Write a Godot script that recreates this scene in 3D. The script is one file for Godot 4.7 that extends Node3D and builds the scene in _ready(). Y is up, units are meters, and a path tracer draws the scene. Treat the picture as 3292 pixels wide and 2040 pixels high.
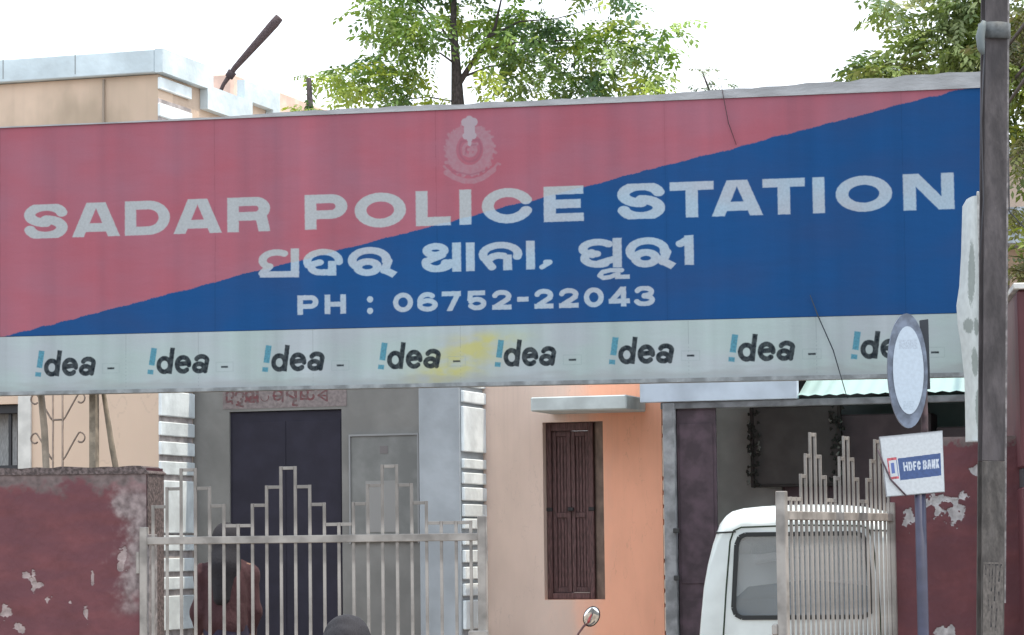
extends Node3D

# ---------------------------------------------------------------- shapes
# A small mesh collector: convex pieces, prisms, tubes and quads, committed as one mesh.
class Shape:
	var st := SurfaceTool.new()
	func _init(smooth := false) -> void:
		st.begin(Mesh.PRIMITIVE_TRIANGLES)
		st.set_smooth_group(0 if smooth else -1)
	func tri(a: Vector3, b: Vector3, c: Vector3, centre: Vector3) -> void:
		if (b - a).cross(c - a).dot((a + b + c) / 3.0 - centre) > 0.0:
			var t := b
			b = c
			c = t
		for p in [a, b, c]:
			st.set_uv(Vector2(p.x, p.y))
			st.add_vertex(p)
	func face(a: Vector3, b: Vector3, c: Vector3, d: Vector3, centre: Vector3) -> void:
		tri(a, b, c, centre)
		tri(a, c, d, centre)
	# a quad with its own uv: a top left, b top right, c bottom right, d bottom left
	func sheet(a: Vector3, b: Vector3, c: Vector3, d: Vector3, r := Rect2(0, 0, 1, 1)) -> Shape:
		var u := [r.position, Vector2(r.end.x, r.position.y), r.end, Vector2(r.position.x, r.end.y)]
		var p := [a, b, c, d]
		for i in [0, 1, 2, 0, 2, 3]:
			st.set_uv(u[i])
			st.add_vertex(p[i])
		return self
	func box(lo: Vector3, hi: Vector3, bevel := 0.0, xf := Transform3D()) -> Shape:
		var c := (lo + hi) * 0.5
		var h := (hi - lo).abs() * 0.5
		var b := minf(bevel, minf(h.x, minf(h.y, h.z)) * 0.45)
		var v := func(sx: float, sy: float, sz: float, flat_axis: int) -> Vector3:
			var q := Vector3(sx * (h.x - b), sy * (h.y - b), sz * (h.z - b))
			q[flat_axis] = [sx, sy, sz][flat_axis] * h[flat_axis]
			return xf * (c + q)
		var mid := xf * c
		for ax in 3:
			var u := (ax + 1) % 3
			var w := (ax + 2) % 3
			for s in [-1.0, 1.0]:
				var k := []
				for t in [[-1.0, -1.0], [1.0, -1.0], [1.0, 1.0], [-1.0, 1.0]]:
					var e := Vector3.ZERO
					e[ax] = s
					e[u] = t[0]
					e[w] = t[1]
					k.append(v.call(e.x, e.y, e.z, ax))
				face(k[0], k[1], k[2], k[3], mid)
		if b > 0.0:
			for ax in 3:
				var u := (ax + 1) % 3
				var w := (ax + 2) % 3
				for su in [-1.0, 1.0]:
					for sw in [-1.0, 1.0]:
						var lo_e := Vector3.ZERO
						lo_e[u] = su
						lo_e[w] = sw
						var hi_e := lo_e
						lo_e[ax] = -1.0
						hi_e[ax] = 1.0
						face(v.call(lo_e.x, lo_e.y, lo_e.z, u), v.call(hi_e.x, hi_e.y, hi_e.z, u), v.call(hi_e.x, hi_e.y, hi_e.z, w), v.call(lo_e.x, lo_e.y, lo_e.z, w), mid)
			for sx in [-1.0, 1.0]:
				for sy in [-1.0, 1.0]:
					for sz in [-1.0, 1.0]:
						tri(v.call(sx, sy, sz, 0), v.call(sx, sy, sz, 1), v.call(sx, sy, sz, 2), mid)
		return self
	# a square or flat bar from p to q, w across x-ish and d deep
	func bar(p: Vector3, q: Vector3, w: float, d := -1.0, bevel := 0.0) -> Shape:
		var y := (q - p).normalized()
		var z := Vector3.BACK if absf(y.z) < 0.9 else Vector3.UP
		var x := y.cross(z).normalized()
		z = x.cross(y).normalized()
		var hd := (w if d < 0.0 else d) * 0.5
		var l := (q - p).length()
		return box(Vector3(-w * 0.5, 0, -hd), Vector3(w * 0.5, l, hd), bevel, Transform3D(Basis(x, y, z), p))
	func prism(poly: PackedVector2Array, z0: float, z1: float, xf := Transform3D()) -> Shape:
		var idx := Geometry2D.triangulate_polygon(poly)
		var far := maxf(z0, z1)
		var near := minf(z0, z1)
		for i in range(0, idx.size(), 3):
			var a := poly[idx[i]]
			var b := poly[idx[i + 1]]
			var c := poly[idx[i + 2]]
			var g := (a + b + c) / 3.0
			for z in [near, far]:
				tri(xf * Vector3(a.x, a.y, z), xf * Vector3(b.x, b.y, z), xf * Vector3(c.x, c.y, z), xf * Vector3(g.x, g.y, (near + far) * 0.5))
		var turn := 1.0 if Geometry2D.is_polygon_clockwise(poly) else -1.0
		for i in poly.size():
			var a := poly[i]
			var b := poly[(i + 1) % poly.size()]
			var n := (b - a).orthogonal().normalized() * turn
			var m := (a + b) * 0.5 + n * 0.01
			face(xf * Vector3(a.x, a.y, near), xf * Vector3(b.x, b.y, near), xf * Vector3(b.x, b.y, far), xf * Vector3(a.x, a.y, far), xf * Vector3(m.x, m.y, (near + far) * 0.5))
		return self
	func tube(pts: Array, radii: Array, sides := 8, caps := true) -> Shape:
		var rings := []
		var up := Vector3(0.31, 0.2, 0.93)
		for i in pts.size():
			var a: Vector3 = pts[maxi(i - 1, 0)]
			var b: Vector3 = pts[mini(i + 1, pts.size() - 1)]
			var dir := (b - a).normalized()
			var x := dir.cross(up).normalized()
			if x.length() < 0.1:
				x = dir.cross(Vector3.RIGHT).normalized()
			up = x.cross(dir).normalized()
			var ring := []
			for k in sides:
				var t := TAU * k / sides
				var p: Vector3 = pts[i]
				ring.append(p + (x * cos(t) + up * sin(t)) * float(radii[i]))
			rings.append(ring)
		for i in pts.size() - 1:
			var m: Vector3 = (pts[i] + pts[i + 1]) * 0.5
			for k in sides:
				face(rings[i][k], rings[i][(k + 1) % sides], rings[i + 1][(k + 1) % sides], rings[i + 1][k], m)
		if caps:
			for e in [0, pts.size() - 1]:
				var inner: Vector3 = pts[1] if e == 0 else pts[pts.size() - 2]
				for k in range(1, sides - 1):
					tri(rings[e][0], rings[e][k], rings[e][k + 1], inner)
		return self
	func done(m: Material) -> ArrayMesh:
		st.generate_normals()
		var am := st.commit()
		if am.get_surface_count() > 0:
			am.surface_set_material(0, m)
		return am

# ---------------------------------------------------------------- scene tree helpers
var used := {}

func numbered(parent: Node, called: String) -> String:
	var key := "%d/%s" % [parent.get_instance_id(), called]
	var n: int = used.get(key, 0)
	used[key] = n + 1
	return called if n == 0 else "%s_%03d" % [called, n]

func part(parent: Node, called: String, mesh: Mesh, at := Vector3.ZERO) -> MeshInstance3D:
	var o := MeshInstance3D.new()
	o.name = numbered(parent, called)
	o.mesh = mesh
	o.position = at
	parent.add_child(o, true)
	return o

func tag(o: Node, label: String, category := "", group := "", kind := "") -> Node:
	if label: o.set_meta("label", label)
	if category: o.set_meta("category", category)
	if group: o.set_meta("group", group)
	if kind: o.set_meta("kind", kind)
	return o

func thing(called: String, label: String, category: String, at := Vector3.ZERO, turn := 0.0, group := "") -> Node3D:
	var o := Node3D.new()
	o.name = numbered(self, called)
	o.position = at
	o.rotation_degrees.y = turn
	add_child(o, true)
	tag(o, label, category, group)
	return o

# ---------------------------------------------------------------- materials
var tex := {}

func grain(key: String, freq: float, dark: float, octaves := 5, kind := FastNoiseLite.TYPE_SIMPLEX_SMOOTH, seed_ := 1, lo := 0.25, hi := 0.75) -> Texture2D:
	if tex.has(key):
		return tex[key]
	var n := FastNoiseLite.new()
	n.seed = seed_
	n.noise_type = kind
	n.frequency = freq
	n.fractal_octaves = octaves
	n.fractal_gain = 0.55
	var g := Gradient.new()
	g.set_color(0, Color(dark, dark, dark))
	g.set_offset(0, lo)
	g.set_color(1, Color.WHITE)
	g.set_offset(1, hi)
	var t := NoiseTexture2D.new()
	t.width = 512
	t.height = 512
	t.seamless = true
	t.noise = n
	t.color_ramp = g
	tex[key] = t
	return t

func bump(key: String, freq: float, strength: float, seed_ := 3) -> Texture2D:
	if tex.has(key):
		return tex[key]
	var n := FastNoiseLite.new()
	n.seed = seed_
	n.frequency = freq
	n.fractal_octaves = 5
	var t := NoiseTexture2D.new()
	t.width = 512
	t.height = 512
	t.seamless = true
	t.noise = n
	t.as_normal_map = true
	t.bump_strength = strength
	tex[key] = t
	return t

# r, g, b are real-world (linear) base colours
func mat(r: float, g: float, b: float, rough := 0.85, grime := "", scale := Vector3.ONE, relief := 0.0, metal := 0.0) -> StandardMaterial3D:
	var m := StandardMaterial3D.new()
	m.albedo_color = Color(r, g, b).linear_to_srgb()
	m.roughness = rough
	m.metallic = metal
	m.uv1_triplanar = true
	m.uv1_scale = scale
	if grime == "soft": m.albedo_texture = grain("soft", 0.008, 0.90)
	elif grime == "worn": m.albedo_texture = grain("worn", 0.014, 0.76, 6, FastNoiseLite.TYPE_SIMPLEX_SMOOTH, 8)
	elif grime == "rust": m.albedo_texture = grain("rust", 0.03, 0.66, 6, FastNoiseLite.TYPE_SIMPLEX_SMOOTH, 5)
	elif grime == "fine": m.albedo_texture = grain("fine", 0.06, 0.75, 4, FastNoiseLite.TYPE_SIMPLEX_SMOOTH, 9)
	if relief > 0.0:
		m.normal_enabled = true
		m.normal_texture = bump("plaster", 0.035, 6.0)
		m.normal_scale = relief
	return m

func picture(im: Image, rough := 0.8) -> StandardMaterial3D:
	var m := StandardMaterial3D.new()
	m.albedo_texture = ImageTexture.create_from_image(im)
	m.roughness = rough
	m.texture_repeat = false
	return m

# ---------------------------------------------------------------- brush lettering
# A mask that strokes are painted into; each glyph is a short list of strokes in units of its own height.
class Brush:
	var w: int
	var h: int
	var a: PackedFloat32Array
	var wob := FastNoiseLite.new()
	func _init(w_: int, h_: int) -> void:
		w = w_
		h = h_
		a.resize(w * h)
		wob.seed = 4
		wob.frequency = 0.09
	# one straight stroke in pixels of an isotropic space; butt = square ends
	func seg(p: Vector2, q: Vector2, r: float, sx: float, sy: float, o: Vector2, butt: bool, clip: Rect2) -> void:
		var lo := Vector2(minf(p.x, q.x) - r, minf(p.y, q.y) - r)
		var hi := Vector2(maxf(p.x, q.x) + r, maxf(p.y, q.y) + r)
		var x0 := clampi(int(o.x + lo.x * sx) - 2, 0, w)
		var x1 := clampi(int(o.x + hi.x * sx) + 3, 0, w)
		var y0 := clampi(int(o.y + lo.y * sy) - 2, 0, h)
		var y1 := clampi(int(o.y + hi.y * sy) + 3, 0, h)
		var d := q - p
		var l := maxf(d.length(), 0.0001)
		d /= l
		for y in range(y0, y1):
			for x in range(x0, x1):
				var u := Vector2((x + 0.5 - o.x) / sx, (y + 0.5 - o.y) / sy)
				var e := u - p
				var t := e.dot(d)
				var s := absf(e.cross(d))
				var dist: float
				if butt:
					dist = maxf(s - r, maxf(-t, t - l))
				else:
					dist = Vector2(s, maxf(maxf(-t, t - l), 0.0)).length() - r
				if clip.size.x > 0.0:
					dist = maxf(dist, maxf(maxf(clip.position.x - u.x, u.x - clip.end.x), maxf(clip.position.y - u.y, u.y - clip.end.y)))
				var cov := clampf(0.5 - dist * sy * 0.8 + wob.get_noise_2d(x * 1.2, y * 1.2) * 0.34, 0.0, 1.0)
				var i := y * w + x
				if cov > a[i]:
					a[i] = cov
	# "l x y x y .." butt polyline, "r x y x y .." round polyline, "e cx cy rx ry t0 t1" arc in degrees (y downwards)
	func glyph(strokes: String, o: Vector2, sx: float, sy: float, pen: float, clip := Rect2()) -> void:
		for s in strokes.split(";", false):
			var f := s.strip_edges().split(" ", false)
			var v := PackedFloat32Array()
			for i in range(1, f.size()):
				v.append(f[i].to_float())
			if f[0] == "e":
				var n := maxi(4, int(absf(v[5] - v[4]) / 14.0))
				var last := Vector2.ZERO
				for i in n + 1:
					var t := deg_to_rad(lerpf(v[4], v[5], float(i) / n))
					var p := Vector2(v[0] + v[2] * cos(t), v[1] + v[3] * sin(t))
					if i > 0:
						seg(last, p, pen * 0.5, sx, sy, o, false, clip)
					last = p
			else:
				for i in range(0, v.size() - 3, 2):
					seg(Vector2(v[i], v[i + 1]), Vector2(v[i + 2], v[i + 3]), pen * 0.5, sx, sy, o, f[0] == "l", clip)

# wide painted capitals and figures; W is the width of the cell in units of the height, H half a pen
func capital(c: String, W: float, H: float) -> String:
	var q := W - H
	var m := W * 0.5
	match c:
		"S": return "e %f 0.305 %f %f -12 -270; e %f 0.695 %f %f -90 168" % [m, m - H, 0.305 - H + 0.06, m, m - H, 0.305 - H + 0.06]
		"A": return "l %f 1.15 %f -0.12; l %f 1.15 %f -0.12; l %f 0.73 %f 0.73" % [H * 0.75, m - 0.04, W - H * 0.75, m + 0.04, W * 0.28, W * 0.72]
		"D": return "l %f 0 %f 1; l %f %f %f %f; l %f %f %f %f; e %f 0.5 %f %f -90 90" % [H, H, H, H, W * 0.52, H, H, 1 - H, W * 0.52, 1 - H, W * 0.52, q - W * 0.52, 0.5 - H]
		"R": return "l %f 0 %f 1; l %f %f %f %f; l %f 0.55 %f 0.55; e %f %f %f %f -90 90; l %f 0.5 %f 1.08" % [H, H, H, H, W * 0.66, H, H, W * 0.66, W * 0.66, (H + 0.55) * 0.5, q - W * 0.66, (0.55 - H) * 0.5, W * 0.78, W * 0.88]
		"P": return "l %f 0 %f 1; l %f %f %f %f; l %f 0.58 %f 0.58; e %f %f %f %f -90 90" % [H, H, H, H, W * 0.62, H, H, W * 0.62, W * 0.62, (H + 0.58) * 0.5, q - W * 0.62, (0.58 - H) * 0.5]
		"O", "0": return "e %f 0.5 %f %f 0 360" % [m, m - H, 0.5 - H]
		"L": return "l %f 0 %f 1; l 0 %f %f %f" % [H, H, 1 - H, W, 1 - H]
		"I": return "l %f 0 %f 1" % [m, m]
		"C": return "e %f 0.5 %f %f -24 -336" % [m, m - H, 0.5 - H]
		"E": return "l %f 0 %f 1; l 0 %f %f %f; l 0 0.5 %f 0.5; l 0 %f %f %f" % [H, H, H * 0.85, W, H * 0.85, W * 0.93, 1 - H * 0.85, W, 1 - H * 0.85]
		"F": return "l %f 0 %f 1; l 0 %f %f %f; l 0 0.52 %f 0.52" % [H, H, H, W, H, W * 0.86]
		"T": return "l %f 0 %f 1; l 0 %f %f %f" % [m, m, H * 0.9, W, H * 0.9]
		"N": return "l %f 0 %f 1; l %f 0 %f 1; l %f -0.06 %f 1.06" % [H, H, q, q, H * 0.9, W - H * 0.9]
		"H": return "l %f 0 %f 1; l %f 0 %f 1; l 0 0.5 %f 0.5" % [H, H, q, q, W]
		"B": return "l %f 0 %f 1; l %f %f %f %f; l %f 0.5 %f 0.5; l %f %f %f %f; e %f 0.3 %f 0.2 -90 90; e %f 0.7 %f 0.2 -90 90" % [H, H, H, H, m, H, H, m, H, 1 - H, m, 1 - H, m, q - m, m, q - m]
		"K": return "l %f 0 %f 1; l %f 0.62 %f -0.06; l %f 0.45 %f 1.06" % [H, H, H, q, m * 0.9, q]
		"6": return "e %f 0.66 %f %f 0 360; e %f 0.5 %f %f -190 -50" % [m, m - H, 0.34 - H, m, m - H, 0.5 - H]
		"7": return "l 0 %f %f %f; l %f 0.1 %f 1.06" % [H, W, H, q, W * 0.36]
		"5": return "l %f %f %f %f; l %f 0.02 %f 0.52; e %f 0.66 %f %f -150 150" % [H * 0.7, H, W * 0.94, H, H * 1.3, H * 1.0, m, m - H, 0.34 - H]
		"2": return "e %f 0.32 %f %f -170 25; r %f 0.46 %f 0.86; l 0 %f %f %f" % [m, m - H, 0.32 - H, q - 0.03, H * 1.1, 1 - H, W, 1 - H]
		"-": return "l 0 0.5 %f 0.5" % W
		"4": return "l %f 0 %f 1; l 0 0.72 %f 0.72; r %f 0.08 %f 0.72" % [W * 0.7, W * 0.7, W, W * 0.66, H]
		"3": return "e %f 0.29 %f %f -160 90; e %f 0.7 %f %f -90 160" % [m, m - H - 0.03, 0.31 - H, m, m - H, 0.32 - H]
	return ""

func word(br: Brush, letters: String, at: PackedInt32Array, top: float, bottom: float, stretch: float, pen: float) -> void:
	var sy := bottom - top
	var sx := sy * stretch
	for i in letters.length():
		var W := (at[2 * i + 1] - at[2 * i]) / sx
		br.glyph(capital(letters[i], W, pen * 0.5), Vector2(at[2 * i], top), sx, sy, pen, Rect2(0, 0, W, 1))

func odia(br: Brush, name_: String, l: float, r: float, t: float, b: float, stretch: float, pen: float) -> void:
	var sy := b - t
	var sx := sy * stretch
	var W := (r - l) / sx
	var H := pen * 0.5
	var e := W - H
	var s := ""
	match name_:
		"sa": s = "l %f 0 %f 1; e %f 0.40 %f 0.28 -55 -235; r %f 0.62 %f 0.86; l 0.04 0.9 %f 0.93" % [e, e, W * 0.44, W * 0.44 - H, W * 0.27, H, W]
		"da": s = "e %f 0.46 %f 0.34 8 -205; e %f 0.68 %f 0.19 175 75; r %f 0.87 %f 0.87; l %f 0.46 %f 1; r %f 0.56 %f 0.5" % [W * 0.48, W * 0.48 - H, W * 0.44, W * 0.24, W * 0.5, W * 0.7, W * 0.7, W * 0.7, W * 0.24, W * 0.40]
		"ra": s = "e %f 0.45 %f 0.33 10 -215; e %f 0.69 %f 0.19 0 360; r %f 0.5 %f 0.82; l %f 0.78 %f 0.98" % [W * 0.46, W * 0.46 - H, W * 0.42, W * 0.21, W * 0.86, W * 0.78, W * 0.76, W]
		"tha": s = "e %f 0.26 %f 0.15 0 360; e %f 0.68 %f 0.21 -160 -360; r %f 0.42 %f 0.6; e %f 0.68 %f 0.21 0 180; l %f 0 %f 1" % [W * 0.36, W * 0.22, W * 0.36, W * 0.36 - H, W * 0.52, W * 0.16, W * 0.42, W * 0.42 - H, e, e]
		"aa": s = "l %f 0 %f 1" % [W * 0.5, W * 0.5]
		"na": s = "e %f 0.44 %f 0.32 18 -205; r %f 0.6 %f 0.88; e %f 0.66 %f 0.18 -150 -60; l %f 0.46 %f 1" % [W * 0.5, W * 0.5 - H, W * 0.16, W * 0.3, W * 0.46, W * 0.22, W * 0.66, W * 0.66]
		",": s = "r 0.55 0.35 0.9 0.35; r 0.9 0.4 0.2 0.9"
		"pa": s = "e %f 0.34 %f 0.22 -40 -250; e %f 0.66 %f 0.22 -120 -300; r %f 0.84 %f 0.72; r %f 0.52 %f 0.52; l %f 0 %f 1" % [W * 0.44, W * 0.44 - H, W * 0.46, W * 0.42 - H, W * 0.5, W * 0.8, W * 0.2, W * 0.42, e, e]
		"u": s = "r 1.75 0.2 1.0 0.17 0.45 0.3 0.25 0.6 0.5 0.82 0.95 0.75 1.5 0.5; l 1.3 0.76 2.3 0.76"
		"ii": s = "l %f 0 %f 1; r %f 0.28 %f 0.12" % [e, e, H * 0.7, e]
	br.glyph(s, Vector2(l, t), sx, sy, pen)

func byte(v: float) -> int:
	var s := 12.92 * v if v < 0.0031308 else 1.055 * pow(v, 1.0 / 2.4) - 0.055
	return clampi(int(s * 255.0 + 0.5), 0, 255)

func to_image(w: int, h: int, px: PackedVector3Array) -> Image:
	var d := PackedByteArray()
	d.resize(w * h * 3)
	for i in w * h:
		var c := px[i]
		d[i * 3] = byte(c.x)
		d[i * 3 + 1] = byte(c.y)
		d[i * 3 + 2] = byte(c.z)
	return Image.create_from_data(w, h, false, Image.FORMAT_RGB8, d)

func noise(seed_: int, freq: float, octaves := 4) -> FastNoiseLite:
	var n := FastNoiseLite.new()
	n.seed = seed_
	n.frequency = freq
	n.fractal_octaves = octaves
	return n

func sm(a: float, b: float, x: float) -> float:
	return smoothstep(a, b, x)

# ---------------------------------------------------------------- printed and painted faces
func sign_print() -> Image:
	var W := 2048
	var H := 526
	var white := Brush.new(W, H)
	word(white, "SADARPOLICESTATION", [177, 267, 275, 375, 384, 476, 482, 581, 591, 677, 746, 830, 844, 945, 964, 1032, 1049, 1072, 1092, 1192, 1211, 1287, 1351, 1441, 1450, 1532, 1527, 1624, 1623, 1701, 1715, 1737, 1757, 1860, 1880, 1972], 153.5, 220.0, 1.38, 0.252)
	var od := ["sa", 653, 734, 255, 308, "da", 742, 824, 257, 309, "ra", 830, 922, 256, 312, "tha", 974, 1051, 253, 308, "aa", 1059, 1079, 254, 308, "na", 1085, 1169, 254, 308, "aa", 1175, 1194, 254, 308, ",", 1202, 1223, 289, 306, "pa", 1276, 1358, 254, 309, "u", 1309, 1376, 310, 332, "ra", 1365, 1455, 254, 311, "ii", 1462, 1493, 253, 308]
	for i in range(0, od.size(), 5):
		var small: bool = od[i] in [",", "u"]
		odia(white, od[i], od[i + 1], od[i + 2], od[i + 3], od[i + 4], 1.38 if not small else 1.25, 0.225 if not small else 0.5 if od[i] == "," else 0.36)
	word(white, "PH", [730, 772, 784, 826], 345, 382, 1.2, 0.25)
	for y in [356.0, 378.0]:
		white.seg(Vector2(873, y), Vector2(873.1, y), 6.0, 1, 1, Vector2.ZERO, false, Rect2())
	word(white, "06752-22043", [918, 957, 965, 1005, 1013, 1050, 1062, 1099, 1110, 1147, 1158, 1180, 1191, 1227, 1238, 1275, 1285, 1323, 1332, 1372, 1379, 1419], 345, 382, 1.12, 0.245)
	var dark := Brush.new(W, H)
	var teal := Brush.new(W, H)
	var line := Brush.new(W, H)
	var row := [202, 325, 431, 554, 661, 783, 889, 1010, 1115, 1231, 1332, 1453, 1555, 1677, 1780, 1900]
	for i in 8:
		var o := Vector2(row[2 * i], 439)
		var sx: float = (row[2 * i + 1] - row[2 * i]) / 2.44
		teal.glyph("l 0.25 0.0 0.15 0.66; l 0.11 0.83 0.09 1.0", o, sx, 50, 0.23)
		dark.glyph("e 0.66 0.66 0.23 0.26 0 360; l 0.99 0 0.86 1; e 1.40 0.65 0.24 0.27 5 -310; r 1.18 0.64 1.62 0.6; r 2.36 0.5 2.28 0.92; e 2.14 0.52 0.22 0.16 -155 0; e 2.04 0.78 0.19 0.14 0 360", o, sx, 50, 0.185)
		var bx: float = row[2 * i + 1] + 14
		var by := 467.0 + (i * 7) % 5
		line.glyph("r 0 0 34 0 34 18 0 18 0 0", Vector2(bx, by), 1, 1, 1.1)
		dark.seg(Vector2(bx + 10, by + 9), Vector2(bx + 24, by + 9), 1.8, 1, 1, Vector2.ZERO, true, Rect2())
	# the crest: lions on a capital, a laurel ring, a shield with a monogram, a ribbon below
	var crest := Brush.new(W, H)
	var faint := Brush.new(W, H)
	var inner := Brush.new(W, H)
	crest.glyph("r -8 -36 8 -36", Vector2(1070, 62), 1, 1, 16)
	crest.glyph("r 0 -41 0 -30", Vector2(1070, 62), 1, 1, 15)
	crest.glyph("r 0 -34 0 -14", Vector2(1070, 62), 1, 1, 21)
	crest.glyph("r -7 -10 7 -10", Vector2(1070, 62), 1, 1, 13)
	crest.glyph("r -2 -3 2 -3; r 0 0 0 6", Vector2(1070, 62), 1, 1, 7)
	faint.glyph("e 0 16 36 39 -62 242", Vector2(1070, 62), 1, 1, 19)
	for k in 46:
		var t := deg_to_rad(-66.0 + 312.0 * k / 45.0)
		var rr := 46.5 + 3.5 * sin(k * 2.7) + 2.0 * sin(k * 5.1)
		faint.seg(Vector2(1070 + 42 * cos(t), 78 + 44 * sin(t)), Vector2(1070 + rr * cos(t + 0.09), 78 + (rr + 1.0) * sin(t + 0.09)), 2.6 + sin(k * 1.9), 1, 1, Vector2.ZERO, false, Rect2())
	inner.glyph("e 1 15 21 24 -40 220; r -17 0 19 -2; r -6 12 -8 24; r 4 8 12 7", Vector2(1070, 62), 1, 1, 3.6)
	inner.glyph("r -34 56 -16 60 0 64 18 60 36 54", Vector2(1070, 62), 1, 1, 3.0)
	faint.glyph("e 0 16 12 12 0 360; r 2 8 14 6; r 4 9 1 26; r -12 12 -11 24; r -2 16 10 16", Vector2(1070, 62), 1, 1, 6.0)
	faint.glyph("r -46 58 -30 68 -12 75 8 76 26 70 46 56", Vector2(1070, 62), 1, 1, 10)
	faint.glyph("r -50 46 -38 58; r 54 44 42 58; r 54 44 58 46; r -14 62 14 62", Vector2(1070, 62), 1, 1, 4)
	var n1 := noise(11, 0.012)
	var n2 := noise(12, 0.05)
	var n3 := noise(13, 0.25, 2)
	var red := Vector3(0.345, 0.104, 0.134)
	var blue := Vector3(0.014, 0.071, 0.206)
	var pale := Vector3(0.354, 0.419, 0.409)
	var ink := Vector3(0.35, 0.445, 0.525)
	var out := PackedVector3Array()
	out.resize(W * H)
	var col := PackedFloat32Array()
	for x in W:
		# rain streaks that run down the board
		col.append(n1.get_noise_2d(x * 0.55, 3) * 0.30 + n1.get_noise_2d(x * 1.6, 90) * 0.16 + n2.get_noise_2d(x * 0.55, 40) * 0.10)
	for y in H:
		for x in W:
			var i := y * W + x
			var c: Vector3
			var streak := col[x] * (0.45 + 0.55 * (0.5 + 0.9 * n1.get_noise_2d(x * 1.2, y * 0.30 + 200)))
			var cloud := n1.get_noise_2d(x * 0.35, y * 0.6)
			var speck := n3.get_noise_2d(x, y)
			if y < 410:
				var d := 439.0 - 0.2203 * x + n2.get_noise_2d(x * 0.35, 9) * 3.0
				var k := sm(-1.3, 1.3, y - d + n3.get_noise_2d(x, y) * 1.2)
				c = red.lerp(blue, k)
				if k < 0.5:
					c = c.lerp(Vector3(0.314, 0.133, 0.176), clampf(0.35 + cloud * 0.6 - streak, 0.0, 0.85))
					c *= 1.0 + streak * 0.55 + speck * 0.03
				else:
					c = c.lerp(Vector3(0.024, 0.065, 0.176), clampf(0.25 + cloud * 0.8, 0.0, 0.7))
					c *= 1.0 + streak * 0.35 + speck * 0.04
				# sheet joints, a rust run below some of their fixings
				for jx in [128, 566, 1004, 1442, 1880]:
					var dj := absf(x - jx - n2.get_noise_2d(3, y * 0.2) * 1.5)
					if dj < 0.9:
						c *= 0.86
					elif dj < 5.0 and streak > 0.03:
						c *= 0.96
				var f := faint.a[i] * (0.62 + 0.3 * n2.get_noise_2d(x * 2.0, y * 2.0))
				c = c.lerp(Vector3(0.345, 0.235, 0.265), clampf(f, 0.0, 1.0) * 0.80)
				c = c.lerp(Vector3(0.26, 0.10, 0.135), inner.a[i] * 0.6)
				c = c.lerp(Vector3(0.37, 0.325, 0.355), crest.a[i] * 0.85)
				var wv := white.a[i]
				if wv > 0.0:
					var wc := ink.lerp(Vector3(0.378, 0.413, 0.464), clampf(0.5 + cloud * 1.2, 0.0, 1.0)) if k > 0.5 else Vector3(0.378, 0.404, 0.413)
					wc *= 1.0 + n2.get_noise_2d(x * 3.0, y * 3.0) * 0.12 + streak * 0.2
					c = c.lerp(wc, wv * (0.95 + 0.05 * speck))
			else:
				c = pale.lerp(Vector3(0.368, 0.400, 0.419), clampf(0.5 + cloud * 1.3, 0.0, 1.0))
				c *= 1.0 + streak * 0.7 + speck * 0.025
				# yellow stain across the fourth and fifth marks, grime along the lower edge
				var sx2 := (x - 1060.0 + (y - 465.0) * 1.15) / 62.0
				var stain := exp(-sx2 * sx2) * clampf(0.75 + n2.get_noise_2d(x * 0.4, y * 0.7) * 0.9, 0.0, 1.0) * sm(412, 440, y)
				c = c.lerp(Vector3(0.46, 0.43, 0.13), minf(stain * 0.85, 0.8))
				var g := sm(494, 512, y + n2.get_noise_2d(x * 0.2, y) * 12.0)
				c = c.lerp(Vector3(0.30, 0.31, 0.31), g * 0.55)
				c = c.lerp(Vector3(0.055, 0.215, 0.29) * (1.0 + n2.get_noise_2d(x * 4.0, y * 4.0) * 0.4), teal.a[i] * 0.9)
				c = c.lerp(Vector3(0.020, 0.026, 0.032) * (1.0 + n2.get_noise_2d(x * 5.0, y * 2.0) * 0.9), dark.a[i] * (0.95 + 0.12 * n2.get_noise_2d(x * 1.5, y * 1.5)))
				c = c.lerp(Vector3(0.25, 0.30, 0.30), line.a[i] * 0.55)
				for sx3 in [386, 532, 760, 1048, 1480, 1716]:
					if absi(x - sx3) < 1 and (y < 452 or (x + y) % 7 < 3):
						c = c.lerp(Vector3(0.15, 0.17, 0.17), 0.45)
			out[i] = c
	return to_image(W, H, out)

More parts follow.
